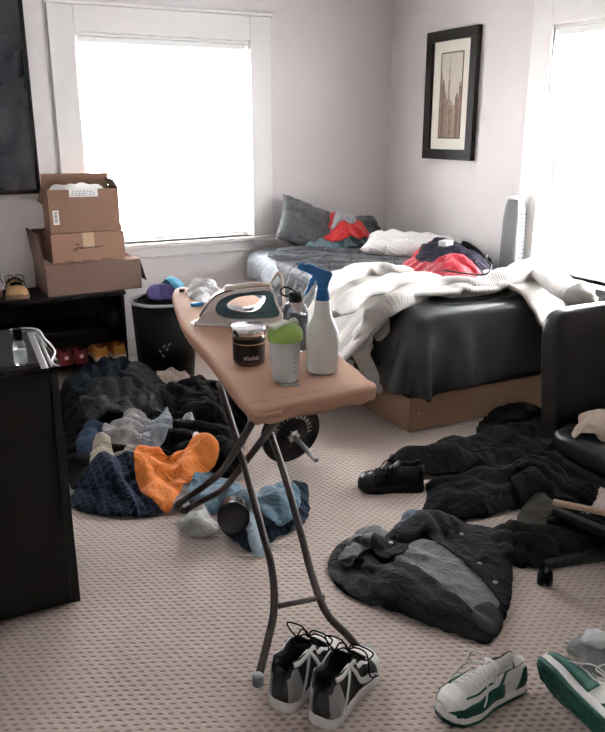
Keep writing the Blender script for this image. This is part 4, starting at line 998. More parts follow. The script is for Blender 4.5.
# jar with chrome lid
p = atz(254, 366, T0)
t = thing('supplement_jar', 'round black labelled jar with chrome lid on the ironing board', 'jar', (p[0], p[1] + 0.035, T0), R(-15))
obj('jar_body', lathe(bmesh.new(), [(0.036, 0), (0.041, 0.004), (0.042, 0.012), (0.042, 0.082), (0.038, 0.088)], 36), mat('brass_grey', (0.25, 0.20, 0.17), 0.25, 0.7), t, smooth=True)
obj('label', lathe(bmesh.new(), [(0.0425, 0.014), (0.0425, 0.078)], 36, cap=False), mat('black_label', (0.018, 0.014, 0.014), 0.4), t, smooth=True)
obj('label_stripe', lathe(bmesh.new(), [(0.0428, 0.062), (0.0428, 0.065)], 36, cap=False), mat('gold_print', (0.45, 0.30, 0.14), 0.4), t, smooth=True)
bm = bmesh.new()
for k in range(6):
    a = R(-90) + (k - 2.5) * 0.16; K = Matrix.Rotation(a, 4, 'Z') @ Matrix.Translation((0.0428, 0, 0.026))
    bx(bm, -0.0002, 0.0006, -0.0026, -0.0012, -0.005, 0.005, K); bx(bm, -0.0002, 0.0006, -0.0012, 0.0022, 0.0035 if k % 2 else -0.005, 0.005 if k % 2 else -0.0035, K); bx(bm, -0.0002, 0.0006, 0.0012, 0.0026, -0.005, 0.002, K)
obj('label_lettering', bm, mat('pale_print', (0.6, 0.55, 0.5), 0.5), t)
obj('lid', lathe(bmesh.new(), [(0.0425, 0.086), (0.045, 0.088), (0.045, 0.106), (0.043, 0.109), (0.0, 0.109)], 40, cap=False), mat('chrome', (0.8, 0.8, 0.82), 0.12, 1), t, smooth=True)

t.scale = (1.13, 1.13, 1.06)
# shaker bottle
p = atz(290, 383, T0)
t = thing('shaker_cup', 'frosted shaker cup with lime green lid at the near end of the board', 'cup', (p[0], p[1] + 0.03, T0), R(20))
M_FROST = mat('frosted_plastic', (0.88, 0.92, 0.92), 0.30, trans=0.7, ior=1.12)
obj('cup', lathe(bmesh.new(), [(0.0, 0.001), (0.029, 0.001), (0.032, 0.004), (0.033, 0.02), (0.039, 0.105), (0.0375, 0.105), (0.0315, 0.02), (0.03, 0.006), (0.0, 0.006)], 36, cap=False), M_FROST, t, smooth=True)
bm = bmesh.new()
for k in range(6): bx(bm, -0.0005, 0.0005, -0.003, 0.003, -0.0006, 0.0006, Matrix.Rotation(R(-95), 4, 'Z') @ Matrix.Translation((0.0365, 0, 0.03 + k * 0.01)))
obj('volume_marks', bm, mat('grey_print', (0.22, 0.24, 0.26), 0.5), t)
obj('lid', lathe(bmesh.new(), [(0.0415, 0.098), (0.0435, 0.1), (0.0435, 0.118), (0.040, 0.126), (0.024, 0.136), (0.0, 0.138)], 40, cap=False), mat('lime_plastic', (0.30, 0.46, 0.10), 0.35), t, smooth=True)
obj('spout_cap', box(-0.034, 0.022, -0.011, 0.011, 0.134, 0.143, M=Matrix.Rotation(R(-6), 4, 'Y')), mat('cream_plastic', (0.72, 0.70, 0.6), 0.4), t, bevel=0.003)
obj('carry_clip', tube(bmesh.new(), [(0.02, 0, 0.138), (0.034, 0, 0.14), (0.044, 0, 0.128)], 0.005, 8), mat('cream_plastic', (0.72, 0.70, 0.6), 0.4), t, smooth=True)

t.scale = (1.12, 1.12, 1.18)
# white spray bottle with blue trigger
p = atz(328, 374, T0)
t = thing('spray_bottle', 'tall milky white spray bottle with blue trigger head on the ironing board', 'bottle', (p[0], p[1] + 0.035, T0), R(-30))
obj('bottle_body', lathe(bmesh.new(), [(0.0, 0.001), (0.034, 0.001), (0.039, 0.006), (0.040, 0.016), (0.040, 0.095), (0.0385, 0.106), (0.032, 0.124), (0.024, 0.14), (0.0205, 0.153), (0.0185, 0.175), (0.0165, 0.185), (0.0, 0.185)], 40, cap=False), mat('milky_plastic', (0.82, 0.80, 0.76), 0.35, trans=0.25), t, smooth=True)
M_BLUE = mat('blue_plastic', (0.012, 0.12, 0.30), 0.35)
obj('collar', lathe(bmesh.new(), [(0.017, 0.182), (0.0175, 0.186), (0.0155, 0.206), (0.013, 0.214)], 26), M_BLUE, t, smooth=True)
head = [(-0.012, 0.210), (0.012, 0.210), (0.016, 0.228), (0.024, 0.246), (0.020, 0.252), (-0.010, 0.262), (-0.034, 0.272), (-0.050, 0.268), (-0.048, 0.256), (-0.026, 0.244), (-0.016, 0.23)]
obj('trigger_head', slab(bmesh.new(), head, [], lambda x, z: 0.010), M_BLUE, t, bevel=0.003)
obj('nozzle', lathe(bmesh.new(), [(0.009, 0), (0.010, 0.004), (0.008, 0.016)], 14, Matrix.Translation((-0.044, 0, 0.262)) @ Matrix.Rotation(R(-72), 4, 'Y')), mat('bright_blue_plastic', (0.02, 0.2, 0.5), 0.35), t, smooth=True)
trig = [(-0.022, 0.246), (-0.030, 0.236), (-0.038, 0.212), (-0.046, 0.196), (-0.040, 0.194), (-0.030, 0.21), (-0.014, 0.236)]
obj('trigger', slab(bmesh.new(), trig, [], lambda x, z: 0.006), mat('bright_blue_plastic', (0.02, 0.2, 0.5), 0.35), t, bevel=0.002)
obj('dip_tube', tube(bmesh.new(), [(0, 0, 0.18), (0.004, 0, 0.1), (0.012, 0, 0.012)], 0.002, 6), M_FROST, t, smooth=True)

t.scale = (1.15, 1.15, 1.14)
# smoky bottle behind
p = atz(300, 352, T0)
t = thing('water_bottle', 'smoky grey water bottle with black cap behind the green lidded cup', 'bottle', (p[0], p[1] + 0.03, T0), R(-28))
M_SMOKE = mat('smoky_plastic', (0.42, 0.47, 0.52), 0.08, trans=0.8, ior=1.2)
obj('bottle_body', lathe(bmesh.new(), [(0.0, 0.001), (0.030, 0.001), (0.034, 0.006), (0.034, 0.05), (0.032, 0.06), (0.034, 0.07), (0.034, 0.115), (0.028, 0.13), (0.016, 0.14), (0.0, 0.14)], 36, cap=False), M_SMOKE, t, smooth=True)
obj('drink', lathe(bmesh.new(), [(0.028, 0.006), (0.028, 0.10)], 30), mat('dark_drink', (0.08, 0.09, 0.11), 0.1, trans=0.5), t, smooth=True)
obj('cap', lathe(bmesh.new(), [(0.0175, 0.138), (0.019, 0.14), (0.019, 0.162), (0.014, 0.166)], 24), M_BP, t, smooth=True)
obj('carry_loop', tube(bmesh.new(), [(-0.017, 0, 0.152), (-0.034, 0, 0.156), (-0.040, 0, 0.168), (-0.030, 0, 0.178), (-0.012, 0, 0.174), (0, 0, 0.165)], 0.0028, 8), M_BP, t, smooth=True)
t.scale = (1.15, 1.15, 1.12)
t2 = thing('dumbbell_clip', 'small chrome piece lying between the green lidded cup and spray bottle', 'clip', (*atz(312, 362, T0), T0), R(10))
obj('pin', tube(bmesh.new(), [(-0.012, 0, 0.005), (0.012, 0, 0.005)], 0.005, 10, 1), M_STEEL, t2, smooth=True); obj('knob', sbox(bmesh.new(), (0.006, 0.004, 0.013), (0.008, 0.007, 0.009), 2.4, 12), M_STEEL, t2, smooth=True)
t2 = thing('nail_clipper', 'small silver nail clipper lying in front of the green lidded cup', 'clipper', (*atz(290, 386, T0), T0), R(-20))
obj('lower_blade', box(-0.026, 0.026, -0.005, 0.005, 0, 0.0025), M_STEEL, t2, bevel=0.0006); obj('lever', box(-0.02, 0.026, -0.004, 0.004, 0.003, 0.0055), M_STEEL, t2, bevel=0.0006)
obj('rivet', lathe(bmesh.new(), [(0.003, 0), (0.003, 0.008)], 10, Matrix.Translation((-0.02, 0, 0))), M_STEEL, t2)
# crumpled things at the far end
IBM = HMap(0.7, 1.4, 1.6, 3.3, T0)
o = drape('handkerchief', [atz(x, y, T0) for x, y in ((188, 294), (196, 285), (212, 287), (222, 294), (212, 302), (198, 304))], cloth_mat('patterned_white', (0.75, 0.75, 0.76), var=0.25, vscale=60), hmap=IBM, h=0.012, stretch=(1.5, 1.4), z0=0.015, puff=0.06, dome=0.035, steps=30, seed=41, th=0.002)
tag(o, 'crumpled white patterned cloth at the far tip of the ironing board', 'cloth')
t2 = thing('bottle_cap', 'small brown cap at the far tip of the ironing board', 'cap', (*atz(182, 292, T0), T0))
obj('cap_shell', lathe(bmesh.new(), [(0.012, 0), (0.013, 0.004), (0.012, 0.014), (0.009, 0.017)], 18), mat('brown_plastic', (0.12, 0.07, 0.03), 0.4), t2, smooth=True)
t2 = thing('lighter', 'small blue lighter beside the white crumpled cloth on the board', 'lighter', (*atz(197, 306, T0), T0), R(8))
obj('body', sbox(bmesh.new(), (0, 0, 0.0075), (0.026, 0.011, 0.0075), 5, 12), mat('bright_blue_plastic', (0.02, 0.2, 0.5), 0.35), t2, smooth=True); obj('cap', box(0.026, 0.036, -0.01, 0.01, 0.001, 0.014), mat('white_plastic', (0.8, 0.79, 0.76), 0.35), t2, bevel=0.001)

# ------------------------------------------------------------------ barbell plate and bar
c = (1.47, 2.99); pr_ = 0.152
t = thing('dumbbell', 'black dumbbell with raised lettering on its plate behind the ironing board', 'dumbbell', (c[0] + 0.02, c[1] + 0.03, pr_ + 0.001))
a1_ = Vector((0.06, -0.97, -0.20)).normalized()
zax = a1_; xax = Vector((0, 0, 1)).cross(zax).normalized(); yax = zax.cross(xax)
K = Matrix((xax, yax, zax)).transposed().to_4x4()
t.location.z = pr_ * math.sqrt(1 - a1_.z ** 2) + 0.018
M_IRON = mat('cast_iron', (0.012, 0.012, 0.013), 0.45, 0, 0.3, 90)
obj('weight_plate', lathe(bmesh.new(), [(0.02, -0.014), (pr_ - 0.004, -0.014), (pr_, -0.01), (pr_, 0.012), (pr_ - 0.004, 0.016), (pr_ - 0.014, 0.015), (pr_ - 0.02, 0.009), (0.052, 0.009), (0.045, 0.016), (0.03, 0.017), (0.02, 0.017)], 56, K, cap=False), M_IRON, t, smooth=True)
obj('weight_plate', lathe(bmesh.new(), [(0.02, -0.05), (pr_ - 0.02, -0.05), (pr_ - 0.016, -0.045), (pr_ - 0.016, -0.02), (pr_ - 0.02, -0.016), (0.02, -0.016)], 48, K, cap=False), M_IRON, t, smooth=True)
obj('bar', lathe(bmesh.new(), [(0.0125, -0.06), (0.0125, 0.235), (0.011, 0.238)], 20, K), M_STEEL, t, smooth=True)
bm = bmesh.new(); st = []
for k in range(12):
    r = 0.033 if k % 2 == 0 else 0.021; st.append((r * math.cos(PI * k / 6), r * math.sin(PI * k / 6)))
prism(bm, st, 0.019, 0.034, K); obj('star_collar', bm, M_STEEL, t, bevel=0.002)
M_WL = mat('white_raised_letters', (0.42, 0.42, 0.40), 0.5)
for word, a_mid, sg in (('AUTHORITY', 165, 1), ('BARBELL', 38, 1)):
    n = len(word)
    for i, ch in enumerate(word):
        a = R(a_mid - (i - (n - 1) / 2) * 13.5)
        Mx = K @ Matrix.Rotation(a - PI / 2, 4, 'Z') @ Matrix.Translation((0, 0.096, 0.0102))
        text_part('raised_letter', ch, 0.030, M_WL, t, Mx, 0.0012)
# ================================================================== CLOTHES ON THE FLOOR
def fcloth(name, label, cat, pix, c, seed, z=0.04, st=(1.45, 1.12), ang=0.0, h=0.015, puff=0.05, dome=0.02, rough=0.8, m=None, steps=55, parent=None, **k):
    mm = m or cloth_mat('floor_cloth_%d' % seed, c, rough)
    o = drape(name, fpoly(pix, z), mm, h=h, stretch=st, ang=ang, z0=0.02, puff=puff, dome=0.01, mound=dome, steps=steps, seed=seed, parent=parent, bend=0.6, **k)
    return tag(o, label, cat) if label else o
BK = (0.012, 0.012, 0.014)
# left heap, lowest first
fcloth('trousers', 'black trousers at the bottom of the heap by the laundry basket', 'trousers', [(64, 378), (110, 366), (170, 370), (236, 388), (246, 412), (235, 432), (150, 428), (66, 425)], BK, 101, ang=0.2, dome=0.05)
fcloth('hoodie', 'black hooded top under the grey shirts in the heap', 'hoodie', [(66, 418), (150, 424), (238, 428), (240, 452), (225, 470), (160, 482), (72, 482)], (0.014, 0.014, 0.016), 102, ang=0.7, dome=0.05)
fcloth('jeans', 'dark navy jeans at the back left of the heap by the maroon shoes', 'jeans', [(70, 380), (95, 364), (135, 366), (150, 380), (125, 396), (88, 402)], (0.02, 0.027, 0.042), 103, z=0.09, ang=-0.3, dome=0.04)
fcloth('jacket', 'shiny black windbreaker across the middle of the heap', 'jacket', [(80, 404), (98, 392), (130, 385), (160, 394), (172, 408), (135, 412), (92, 420)], (0.02, 0.022, 0.026), 104, z=0.1, ang=-0.2, dome=0.03, rough=0.35, st=(1.35, 1.15))
fcloth('sweatshirt', 'charcoal sweatshirt folded over beside the beige cap in the heap', 'sweatshirt', [(118, 378), (140, 368), (160, 368), (176, 380), (172, 398), (156, 398), (140, 386)], (0.05, 0.055, 0.062), 105, z=0.12, ang=0.5, dome=0.03, rough=0.5)
fcloth('trousers', 'black trousers on the right side of the heap under the board', 'trousers', [(160, 398), (190, 384), (225, 386), (246, 402), (240, 418), (205, 422), (178, 414)], (0.016, 0.017, 0.020), 106, z=0.1, ang=0.3, dome=0.05)
fcloth('cap', 'beige crumpled cap on top of the heap beside the laundry basket', 'cap', [(156, 372), (160, 361), (171, 354), (185, 361), (190, 373), (176, 380), (163, 379)], (0.40, 0.31, 0.27), 107, z=0.15, dome=0.05, h=0.014, st=(1.15, 1.12), puff=0.02)
fcloth('shirt', 'dark blue shirt at the left of the light grey shirt', 'shirt', [(76, 440), (84, 424), (98, 419), (108, 428), (104, 442), (88, 446)], (0.03, 0.05, 0.085), 108, z=0.12, dome=0.05)
fcloth('t_shirt', 'black t-shirt with white marks right of the grey shirts', 'shirt', [(152, 440), (164, 418), (190, 410), (225, 418), (244, 436), (232, 456), (190, 452), (165, 452)], (0.010, 0.010, 0.012), 109, z=0.12, ang=0.6, dome=0.025)
fcloth('shirt', 'crumpled light grey shirt in the middle of the heap', 'shirt', [(102, 428), (108, 417), (122, 411), (136, 405), (150, 411), (152, 424), (140, 432), (118, 434)], (0.30, 0.29, 0.285), 110, z=0.15, dome=0.035, h=0.015, st=(1.35, 1.3), puff=0.07)
fcloth('shirt', 'blue grey shirt corner standing up right of the light grey shirt', 'shirt', [(142, 432), (147, 418), (158, 408), (167, 399), (172, 418), (166, 430), (152, 436)], (0.27, 0.30, 0.34), 111, z=0.15, dome=0.035, h=0.015, st=(1.25, 1.2))
fcloth('care_label', 'small white cloth label on the black trousers in the heap', 'label', [(182, 409), (193, 410), (195, 416), (185, 416)], (0.7, 0.7, 0.68), 112, z=0.16, h=0.008, puff=0.01, dome=0.0, st=(1.05, 1.05), steps=25)
fcloth('sock', 'small white sock lying above the orange shirt', 'sock', [(194, 430), (206, 427), (212, 432), (204, 438), (195, 437)], (0.62, 0.61, 0.6), 113, z=0.16, h=0.01, puff=0.02, dome=0.02, steps=30)
fcloth('sock', 'beige sock at the right end of the orange shirt', 'sock', [(196, 440), (210, 436), (218, 442), (212, 448), (200, 446)], (0.50, 0.44, 0.36), 114, z=0.16, h=0.01, puff=0.02, dome=0.03, steps=30)
fcloth('shorts', 'cream and khaki shorts standing up left of the orange shirt', 'shorts', [(90, 474), (90, 452), (96, 440), (106, 434), (114, 448), (125, 466), (112, 474)], (0.42, 0.36, 0.28), 115, z=0.12, dome=0.06, h=0.016, st=(1.12, 1.1), puff=0.03)
fcloth('shorts', 'taupe shorts between the khaki shorts and the orange shirt', 'shorts', [(116, 456), (124, 446), (135, 446), (140, 458), (134, 468), (123, 466)], (0.26, 0.23, 0.20), 116, z=0.12, dome=0.05, h=0.015)
def plaid(name, a, b):
    m = cloth_mat(name, a); nt = m.node_tree; bs = nt.nodes['Principled BSDF']; tc = nt.nodes.new('ShaderNodeTexCoord'); outs = []
    for d in ('X', 'Y'):
        w = nt.nodes.new('ShaderNodeTexWave'); w.bands_direction = d; w.inputs['Scale'].default_value = 11; nt.links.new(tc.outputs['Object'], w.inputs['Vector'])
        g_ = nt.nodes.new('ShaderNodeMath'); g_.operation = 'GREATER_THAN'; g_.inputs[1].default_value = 0.8; nt.links.new(w.outputs['Fac'], g_.inputs[0]); outs.append(g_)
    ad = nt.nodes.new('ShaderNodeMath'); ad.operation = 'ADD'; ad.use_clamp = True; nt.links.new(outs[0].outputs[0], ad.inputs[0]); nt.links.new(outs[1].outputs[0], ad.inputs[1])
    mx = nt.nodes.new('ShaderNodeMix'); mx.data_type = 'RGBA'; mx.inputs[6].default_value = (*a, 1); mx.inputs[7].default_value = (*b, 1)
    nt.links.new(ad.outputs[0], mx.inputs[0]); nt.links.new(mx.outputs[2], bs.inputs['Base Color']); return m
fcloth('shirt', 'navy plaid shirt along the front edge of the heap', 'shirt', [(70, 498), (76, 484), (100, 478), (130, 474), (155, 476), (170, 490), (164, 506), (130, 510), (92, 506)], BK, 118, z=0.04, dome=0.03, ang=0.2, m=plaid('navy_plaid', (0.012, 0.015, 0.026), (0.035, 0.05, 0.085)))
fcloth('t_shirt', 'white t-shirt corner in front of the orange t-shirt', 'shirt', [(166, 500), (172, 486), (186, 468), (200, 474), (200, 490), (188, 504), (175, 506)], (0.46, 0.48, 0.50), 119, z=0.04, dome=0.05, h=0.016)
fcloth('t_shirt', 'bright orange t-shirt lying on the dark heap', 'shirt', [(134, 462), (136, 446), (146, 438), (158, 444), (170, 450), (190, 444), (214, 440), (218, 450), (206, 460), (190, 468), (178, 476), (168, 488), (152, 484), (140, 474)], (0.78, 0.22, 0.035), 117, z=0.13, dome=0.03, h=0.017, st=(1.28, 1.16), ang=0.9, puff=0.05)
fcloth('jeans', 'dark blue jeans bunched under the ironing board feet', 'jeans', [(222, 520), (240, 500), (268, 495), (290, 480), (306, 480), (308, 502), (302, 520), (280, 532), (256, 546), (240, 540)], (0.022, 0.035, 0.055), 120, z=0.03, dome=0.03)
fcloth('jeans', 'faded blue jeans crumpled beside the dumbbell', 'jeans', [(190, 496), (194, 480), (212, 470), (236, 474), (256, 488), (272, 478), (288, 480), (300, 500), (292, 516), (272, 522), (252, 508), (228, 500), (206, 502)], (0.12, 0.20, 0.26), 121, z=0.06, dome=0.04, st=(1.32, 1.2), ang=0.5, h=0.018)
fcloth('towel', 'small white and dark edged cloth beside the black round tin', 'cloth', [(178, 522), (184, 512), (200, 506), (214, 516), (216, 528), (200, 532), (186, 528)], (0.42, 0.42, 0.40), 122, z=0.03, dome=0.02, h=0.015)
fcloth('shirt', 'pale blue shirt strip hanging from the jeans beside the board leg', 'shirt', [(243, 508), (250, 502), (258, 515), (268, 530), (262, 540), (250, 532)], (0.33, 0.42, 0.48), 123, z=0.08, dome=0.02, h=0.014)
a = atz(236, 533, 0.03); d = Vector((a[0], a[1], 0)).normalized()
t = thing('round_tin', 'black round tin lying on its side on the jeans under the board', 'tin', (a[0], a[1] + 0.02, 0.10))
q_ = Matrix.Rotation(math.atan2(-d.y, -d.x), 4, 'Z') @ Matrix.Rotation(R(78), 4, 'Y')
obj('tin_body', lathe(bmesh.new(), [(0.055, -0.07), (0.06, -0.065), (0.06, 0.02)], 40, q_), mat('black_enamel', (0.012, 0.012, 0.013), 0.2), t, smooth=False)
obj('tin_lid', lathe(bmesh.new(), [(0.062, 0.018), (0.063, 0.022), (0.063, 0.042), (0.058, 0.046), (0.05, 0.043)], 40, q_), mat('black_enamel', (0.012, 0.012, 0.013), 0.2), t, smooth=True)

# right heap between bed and chair
fcloth('trousers', 'long charcoal trousers stretched out in front of the bed', 'trousers', [(386, 456), (390, 444), (420, 434), (470, 424), (515, 410), (556, 414), (580, 430), (570, 452), (520, 456), (470, 456), (425, 458)], (0.022, 0.021, 0.022), 130, z=0.10, dome=0.08, st=(1.14, 1.22), ang=-0.2)
fcloth('trousers', 'black trousers lying along the front of the charcoal ones', 'trousers', [(428, 488), (430, 472), (470, 464), (520, 462), (560, 460), (560, 485), (520, 498), (470, 508), (425, 508)], (0.010, 0.011, 0.014), 131, z=0.06, dome=0.06, st=(1.1, 1.2), ang=0.0)
fcloth('sweater', 'crumpled black sweater beside the office chair seat', 'sweater', [(512, 466), (540, 448), (580, 446), (600, 462), (590, 490), (556, 502), (524, 492)], (0.018, 0.017, 0.018), 132, z=0.10, dome=0.03, st=(1.3, 1.3))
fcloth('shirt', 'black shirt pushed against the foot of the bed platform', 'shirt', [(478, 420), (492, 404), (520, 400), (548, 406), (556, 420), (520, 424)], (0.010, 0.010, 0.011), 133, z=0.08, dome=0.05)
fcloth('socks', 'dark olive grey socks on the carpet left of the wooden slat', 'socks', [(518, 508), (528, 500), (545, 497), (560, 504), (557, 516), (540, 518), (526, 515)], (0.06, 0.055, 0.048), 134, z=0.05, dome=0.0, h=0.014, st=(1.15, 1.12), puff=0.02)
fcloth('trousers', 'black trousers on the carpet above the chair caster', 'trousers', [(498, 530), (512, 516), (540, 522), (572, 516), (610, 506), (612, 548), (580, 556), (545, 560), (512, 556)], (0.014, 0.014, 0.015), 135, z=0.04, dome=0.03, ang=0.2)
pA = atz(553, 503, 0.14); pB = atz(615, 516, 0.14)
d = Vector((pB[0] - pA[0], pB[1] - pA[1], 0))
o = obj('wooden_slat', box(0, d.length, -0.012, 0.012, 0, 0.02), mat('pale_wood', (0.42, 0.30, 0.21), 0.5, bump=0.1, var=0.1), bevel=0.003)
o.location = (pA[0], pA[1], 0.135); o.rotation_euler = (0, 0, math.atan2(d.y, d.x)); tag(o, 'pale wooden slat lying on the clothes under the chair seat', 'slat')

# denim jacket
M_DEN = cloth_mat('black_denim', (0.014, 0.016, 0.020), 0.6); M_DEN2 = cloth_mat('charcoal_sleeve', (0.022, 0.022, 0.023), 0.65); M_LIN = cloth_mat('grey_lining', (0.12, 0.125, 0.13), 0.6)
fcloth('jeans', 'small blue denim bundle under the top edge of the black jacket', 'jeans', [(394, 530), (398, 516), (410, 506), (426, 508), (446, 513), (462, 522), (440, 534), (410, 536)], (0.04, 0.07, 0.11), 140, z=0.05, dome=0.05, h=0.016)
jk = fcloth('denim_jacket', 'black denim jacket with grey lining spread on the carpet', 'jacket', [(330, 566), (332, 546), (345, 534), (366, 526), (392, 528), (430, 520), (470, 518), (508, 528), (512, 560), (511, 590), (498, 624), (476, 620), (440, 612), (400, 604), (352, 588)], BK, 141, z=0.04, dome=0.022, m=M_DEN, st=(1.16, 1.12), ang=0.4, puff=0.03)
jp = dict(parent=jk)
fcloth('collar', None, None, [(340, 546), (350, 532), (360, 516), (376, 508), (386, 516), (380, 534), (362, 542), (350, 552)], BK, 142, z=0.09, dome=0.025, m=cloth_mat('satin_collar', (0.03, 0.033, 0.037), 0.35), h=0.014, st=(1.3, 1.25), puff=0.05, parent=jk)['label'] = 'shiny grey black collar'
fcloth('lining', None, None, [(394, 546), (412, 534), (432, 534), (458, 548), (482, 566), (500, 588), (488, 600), (456, 594), (424, 576), (402, 562)], BK, 143, z=0.08, dome=0.0, m=M_LIN, h=0.016, st=(1.2, 1.05), ang=0.8, puff=0.03, parent=jk)['label'] = 'grey lining'
fcloth('sleeve', None, None, [(374, 566), (392, 556), (414, 564), (440, 582), (470, 600), (486, 610), (494, 620), (488, 626), (470, 622), (430, 610), (392, 594), (374, 582)], BK, 144, z=0.07, dome=0.03, m=M_DEN2, h=0.016, st=(1.1, 1.12), puff=0.03, parent=jk)['label'] = 'charcoal sleeve'
fcloth('cuff', None, None, [(474, 606), (488, 600), (503, 608), (500, 624), (488, 628), (474, 620)], BK, 145, z=0.05, dome=0.01, m=mat('cuff_black', (0.010, 0.010, 0.012), 0.5), h=0.014, st=(1.05, 1.05), puff=0.01, parent=jk)
fcloth('placket', None, None, [(370, 536), (378, 530), (400, 534), (410, 540), (396, 548), (380, 546)], BK, 146, z=0.09, dome=0.0, m=M_DEN, h=0.014, st=(1.05, 1.05), puff=0.01, parent=jk)
fcloth('placket', None, None, [(428, 528), (440, 526), (470, 546), (500, 566), (511, 584), (504, 590), (480, 566), (450, 544)], BK, 147, z=0.09, dome=0.0, m=M_DEN, h=0.014, st=(1.05, 1.05), puff=0.01, parent=jk)
for px, py in ((391, 538), (412, 560), (462, 524), (480, 556), (496, 572)):
    a = atz(px, py, 0.08); zz = float(FLOOR.get(np.array([a[0]]), np.array([a[1]]))[0])
    obj('button', lathe(bmesh.new(), [(0.0085, 0), (0.0085, 0.003), (0.006, 0.0045)], 16, Matrix.Translation((a[0], a[1], zz))), mat('pewter', (0.30, 0.31, 0.32), 0.4, 0.8), jk, smooth=True)
# black leather shoes by the trousers
pt, ph = Vector(atz(364, 492)), Vector(atz(421, 492)); dd = pt - ph
lea = dict(upper=M_BLK_L, sole=mat('black_rubber', (0.012, 0.012, 0.012), 0.5), overlay=M_BLK_L, toe=M_BLK_L, lace=M_BLKFAB, inner=cloth_mat('brown_lining', (0.12, 0.07, 0.045)), heel=M_BLK_L, tongue=M_BLK_L, swoosh=M_BLK_L)
rz_ = math.atan2(dd.y, dd.x) - PI / 2
shoe('shoe', 'black leather lace up shoe with brown lining in front of the trousers', 'shoe', ((pt.x + ph.x) / 2 + 0.01, (pt.y + ph.y) / 2 + 0.03, 0.0), (0, 0, rz_), lea, laces=True, L=0.29, W=0.115, hc=0.125, toe=0.075, instep=0.10, sole=0.03)

# ================================================================== TRAINERS IN FRONT
white = fm('white_leather', (0.74, 0.73, 0.70), 0.45, bump=0.08); greyl = fm('silver_grey_leather', (0.30, 0.31, 0.31), 0.4); dgrey = cloth_mat('dark_grey_mesh', (0.045, 0.047, 0.05), 0.7)
hi = dict(upper=dgrey, sole=white, overlay=white, toe=white, lace=M_BLKFAB, inner=M_BLKFAB, heel=greyl, tongue=M_BLKFAB, swoosh=white)
def from_pix(heel, toe):
    a, b = Vector(atz(*heel)), Vector(atz(*toe)); d = b - a
    return (a.x + b.x) / 2, (a.y + b.y) / 2, math.atan2(d.y, d.x) - PI / 2
for heel, toe, lab in (((278, 712), (332, 648), 'grey and white high top trainer with black laces, the left of its pair'), ((320, 727), (368, 662), 'grey and white high top trainer with black laces, the right of its pair')):
    x, y, rz_ = from_pix(heel, toe)
    t = shoe('high_top_trainer', lab, 'shoe', (x, y, 0), (0, 0, rz_), hi, 'grey high top trainers', swoosh=True, high=True, loose=True, L=0.30, W=0.124, hc=0.150, toe=0.068, sole=0.028, open_to=0.50, instep=0.105)
    S = Shoe(L=0.30, W=0.124, hc=0.150, toe=0.068, sole=0.028, open_to=0.50, instep=0.105)
    for sd in (-1, 1):
        solid(obj('collar_trim', S.patch(0, 0, 0, 0, 0.003, 14, 3, ft=lambda a, b, sd=sd: (0.07 + 0.40 * a, sd * (0.50 + 0.06 * b + 0.0 * a))), white, t, smooth=True))
        solid(obj('heel_stripe', S.patch(0, 0, 0, 0, 0.004, 12, 3, ft=lambda a, b, sd=sd: (0.10 + 0.18 * a + 0.05 * b, sd * (0.56 + 0.42 * (1 - a)))), white, t, smooth=True))
    obj('heel_tab', sbox(bmesh.new(), (0, -0.146, 0.062), (0.016, 0.004, 0.010), 5, 10), M_BP, t, smooth=True)
green = fm('dark_green_suede', (0.012, 0.10, 0.075), 0.6, bump=0.15)
gm = dict(upper=white, sole=white, overlay=white, toe=white, lace=fm('white_lace', (0.78, 0.77, 0.74), 0.8), inner=cloth_mat('grey_lining_mesh', (0.07, 0.07, 0.075)), heel=green, tongue=white, swoosh=green)
def green_shoe(lab, loc, rot, sw):
    t = shoe('running_shoe', lab, 'shoe', loc, rot, dict(gm, swoosh=sw), 'green and white running shoes', swoosh=True, L=0.295, W=0.115, hc=0.095, toe=0.064, sole=0.028, instep=0.090)
    S = Shoe(L=0.295, W=0.115, hc=0.095, toe=0.064, sole=0.028, instep=0.090)
    obj('outsole', S.solebm(-0.005, 0.012, 1.06), green, t, smooth=True)
    for sd in (-1, 1):
        solid(obj('mudguard', S.patch(0, 0, 0, 0, 0.0045, 20, 3, ft=lambda a, b, sd=sd: (0.36 + 0.635 * a, sd * (0.99 - 0.40 * b * (0.75 + 0.25 * math.sin(PI * a))))), green, t, smooth=True))
        solid(obj('lace_frame', S.patch(0, 0, 0, 0, 0.0055, 14, 3, ft=lambda a, b, sd=sd: (0.46 + 0.34 * a, sd * (0.42 + 0.07 * b - 0.12 * a))), green, t, smooth=True))
        solid(obj('sole_window', S.patch(0, 0, 0, 0, 0, 4, 2, ft=lambda a, b: (0, 0)), green, t)) if False else None
    bm = bmesh.new()
    for k in range(11):
        for j in (-1, 0, 1):
            tt = 0.08 + k * 0.083; w = S.width(tt); bx(bm, j * w * 0.55 - w * 0.22, j * w * 0.55 + w * 0.22, (tt - 0.5) * 0.3 - 0.0085, (tt - 0.5) * 0.3 + 0.0085, -0.008, -0.004)
    obj('tread', bm, green, t)
    return t
x, y, rz_ = from_pix((522, 683), (436, 724))
green_shoe('white and green running shoe standing upright beside the tipped one', (x, y, 0.008), (0, 0, rz_), green)
toe_p = Vector((1.452, 1.345)); dd = Vector((0.10, 0.995)).normalized(); cc = toe_p - dd * 0.15
yl = Vector((dd.x, dd.y, 0)); rr = Vector((dd.y, -dd.x, 0)); up_ = Vector((0, 0, 1)); ta = R(18)
zl = rr * math.cos(ta) + up_ * math.sin(ta); xl = yl.cross(zl)
gs = green_shoe('green and white running shoe tipped on its side at the bottom right', (cc.x, cc.y, 0.062), (0, 0, 0), white)
gs.rotation_mode = 'QUATERNION'; gs.rotation_quaternion = Matrix((xl, yl, zl)).transposed().to_quaternion()

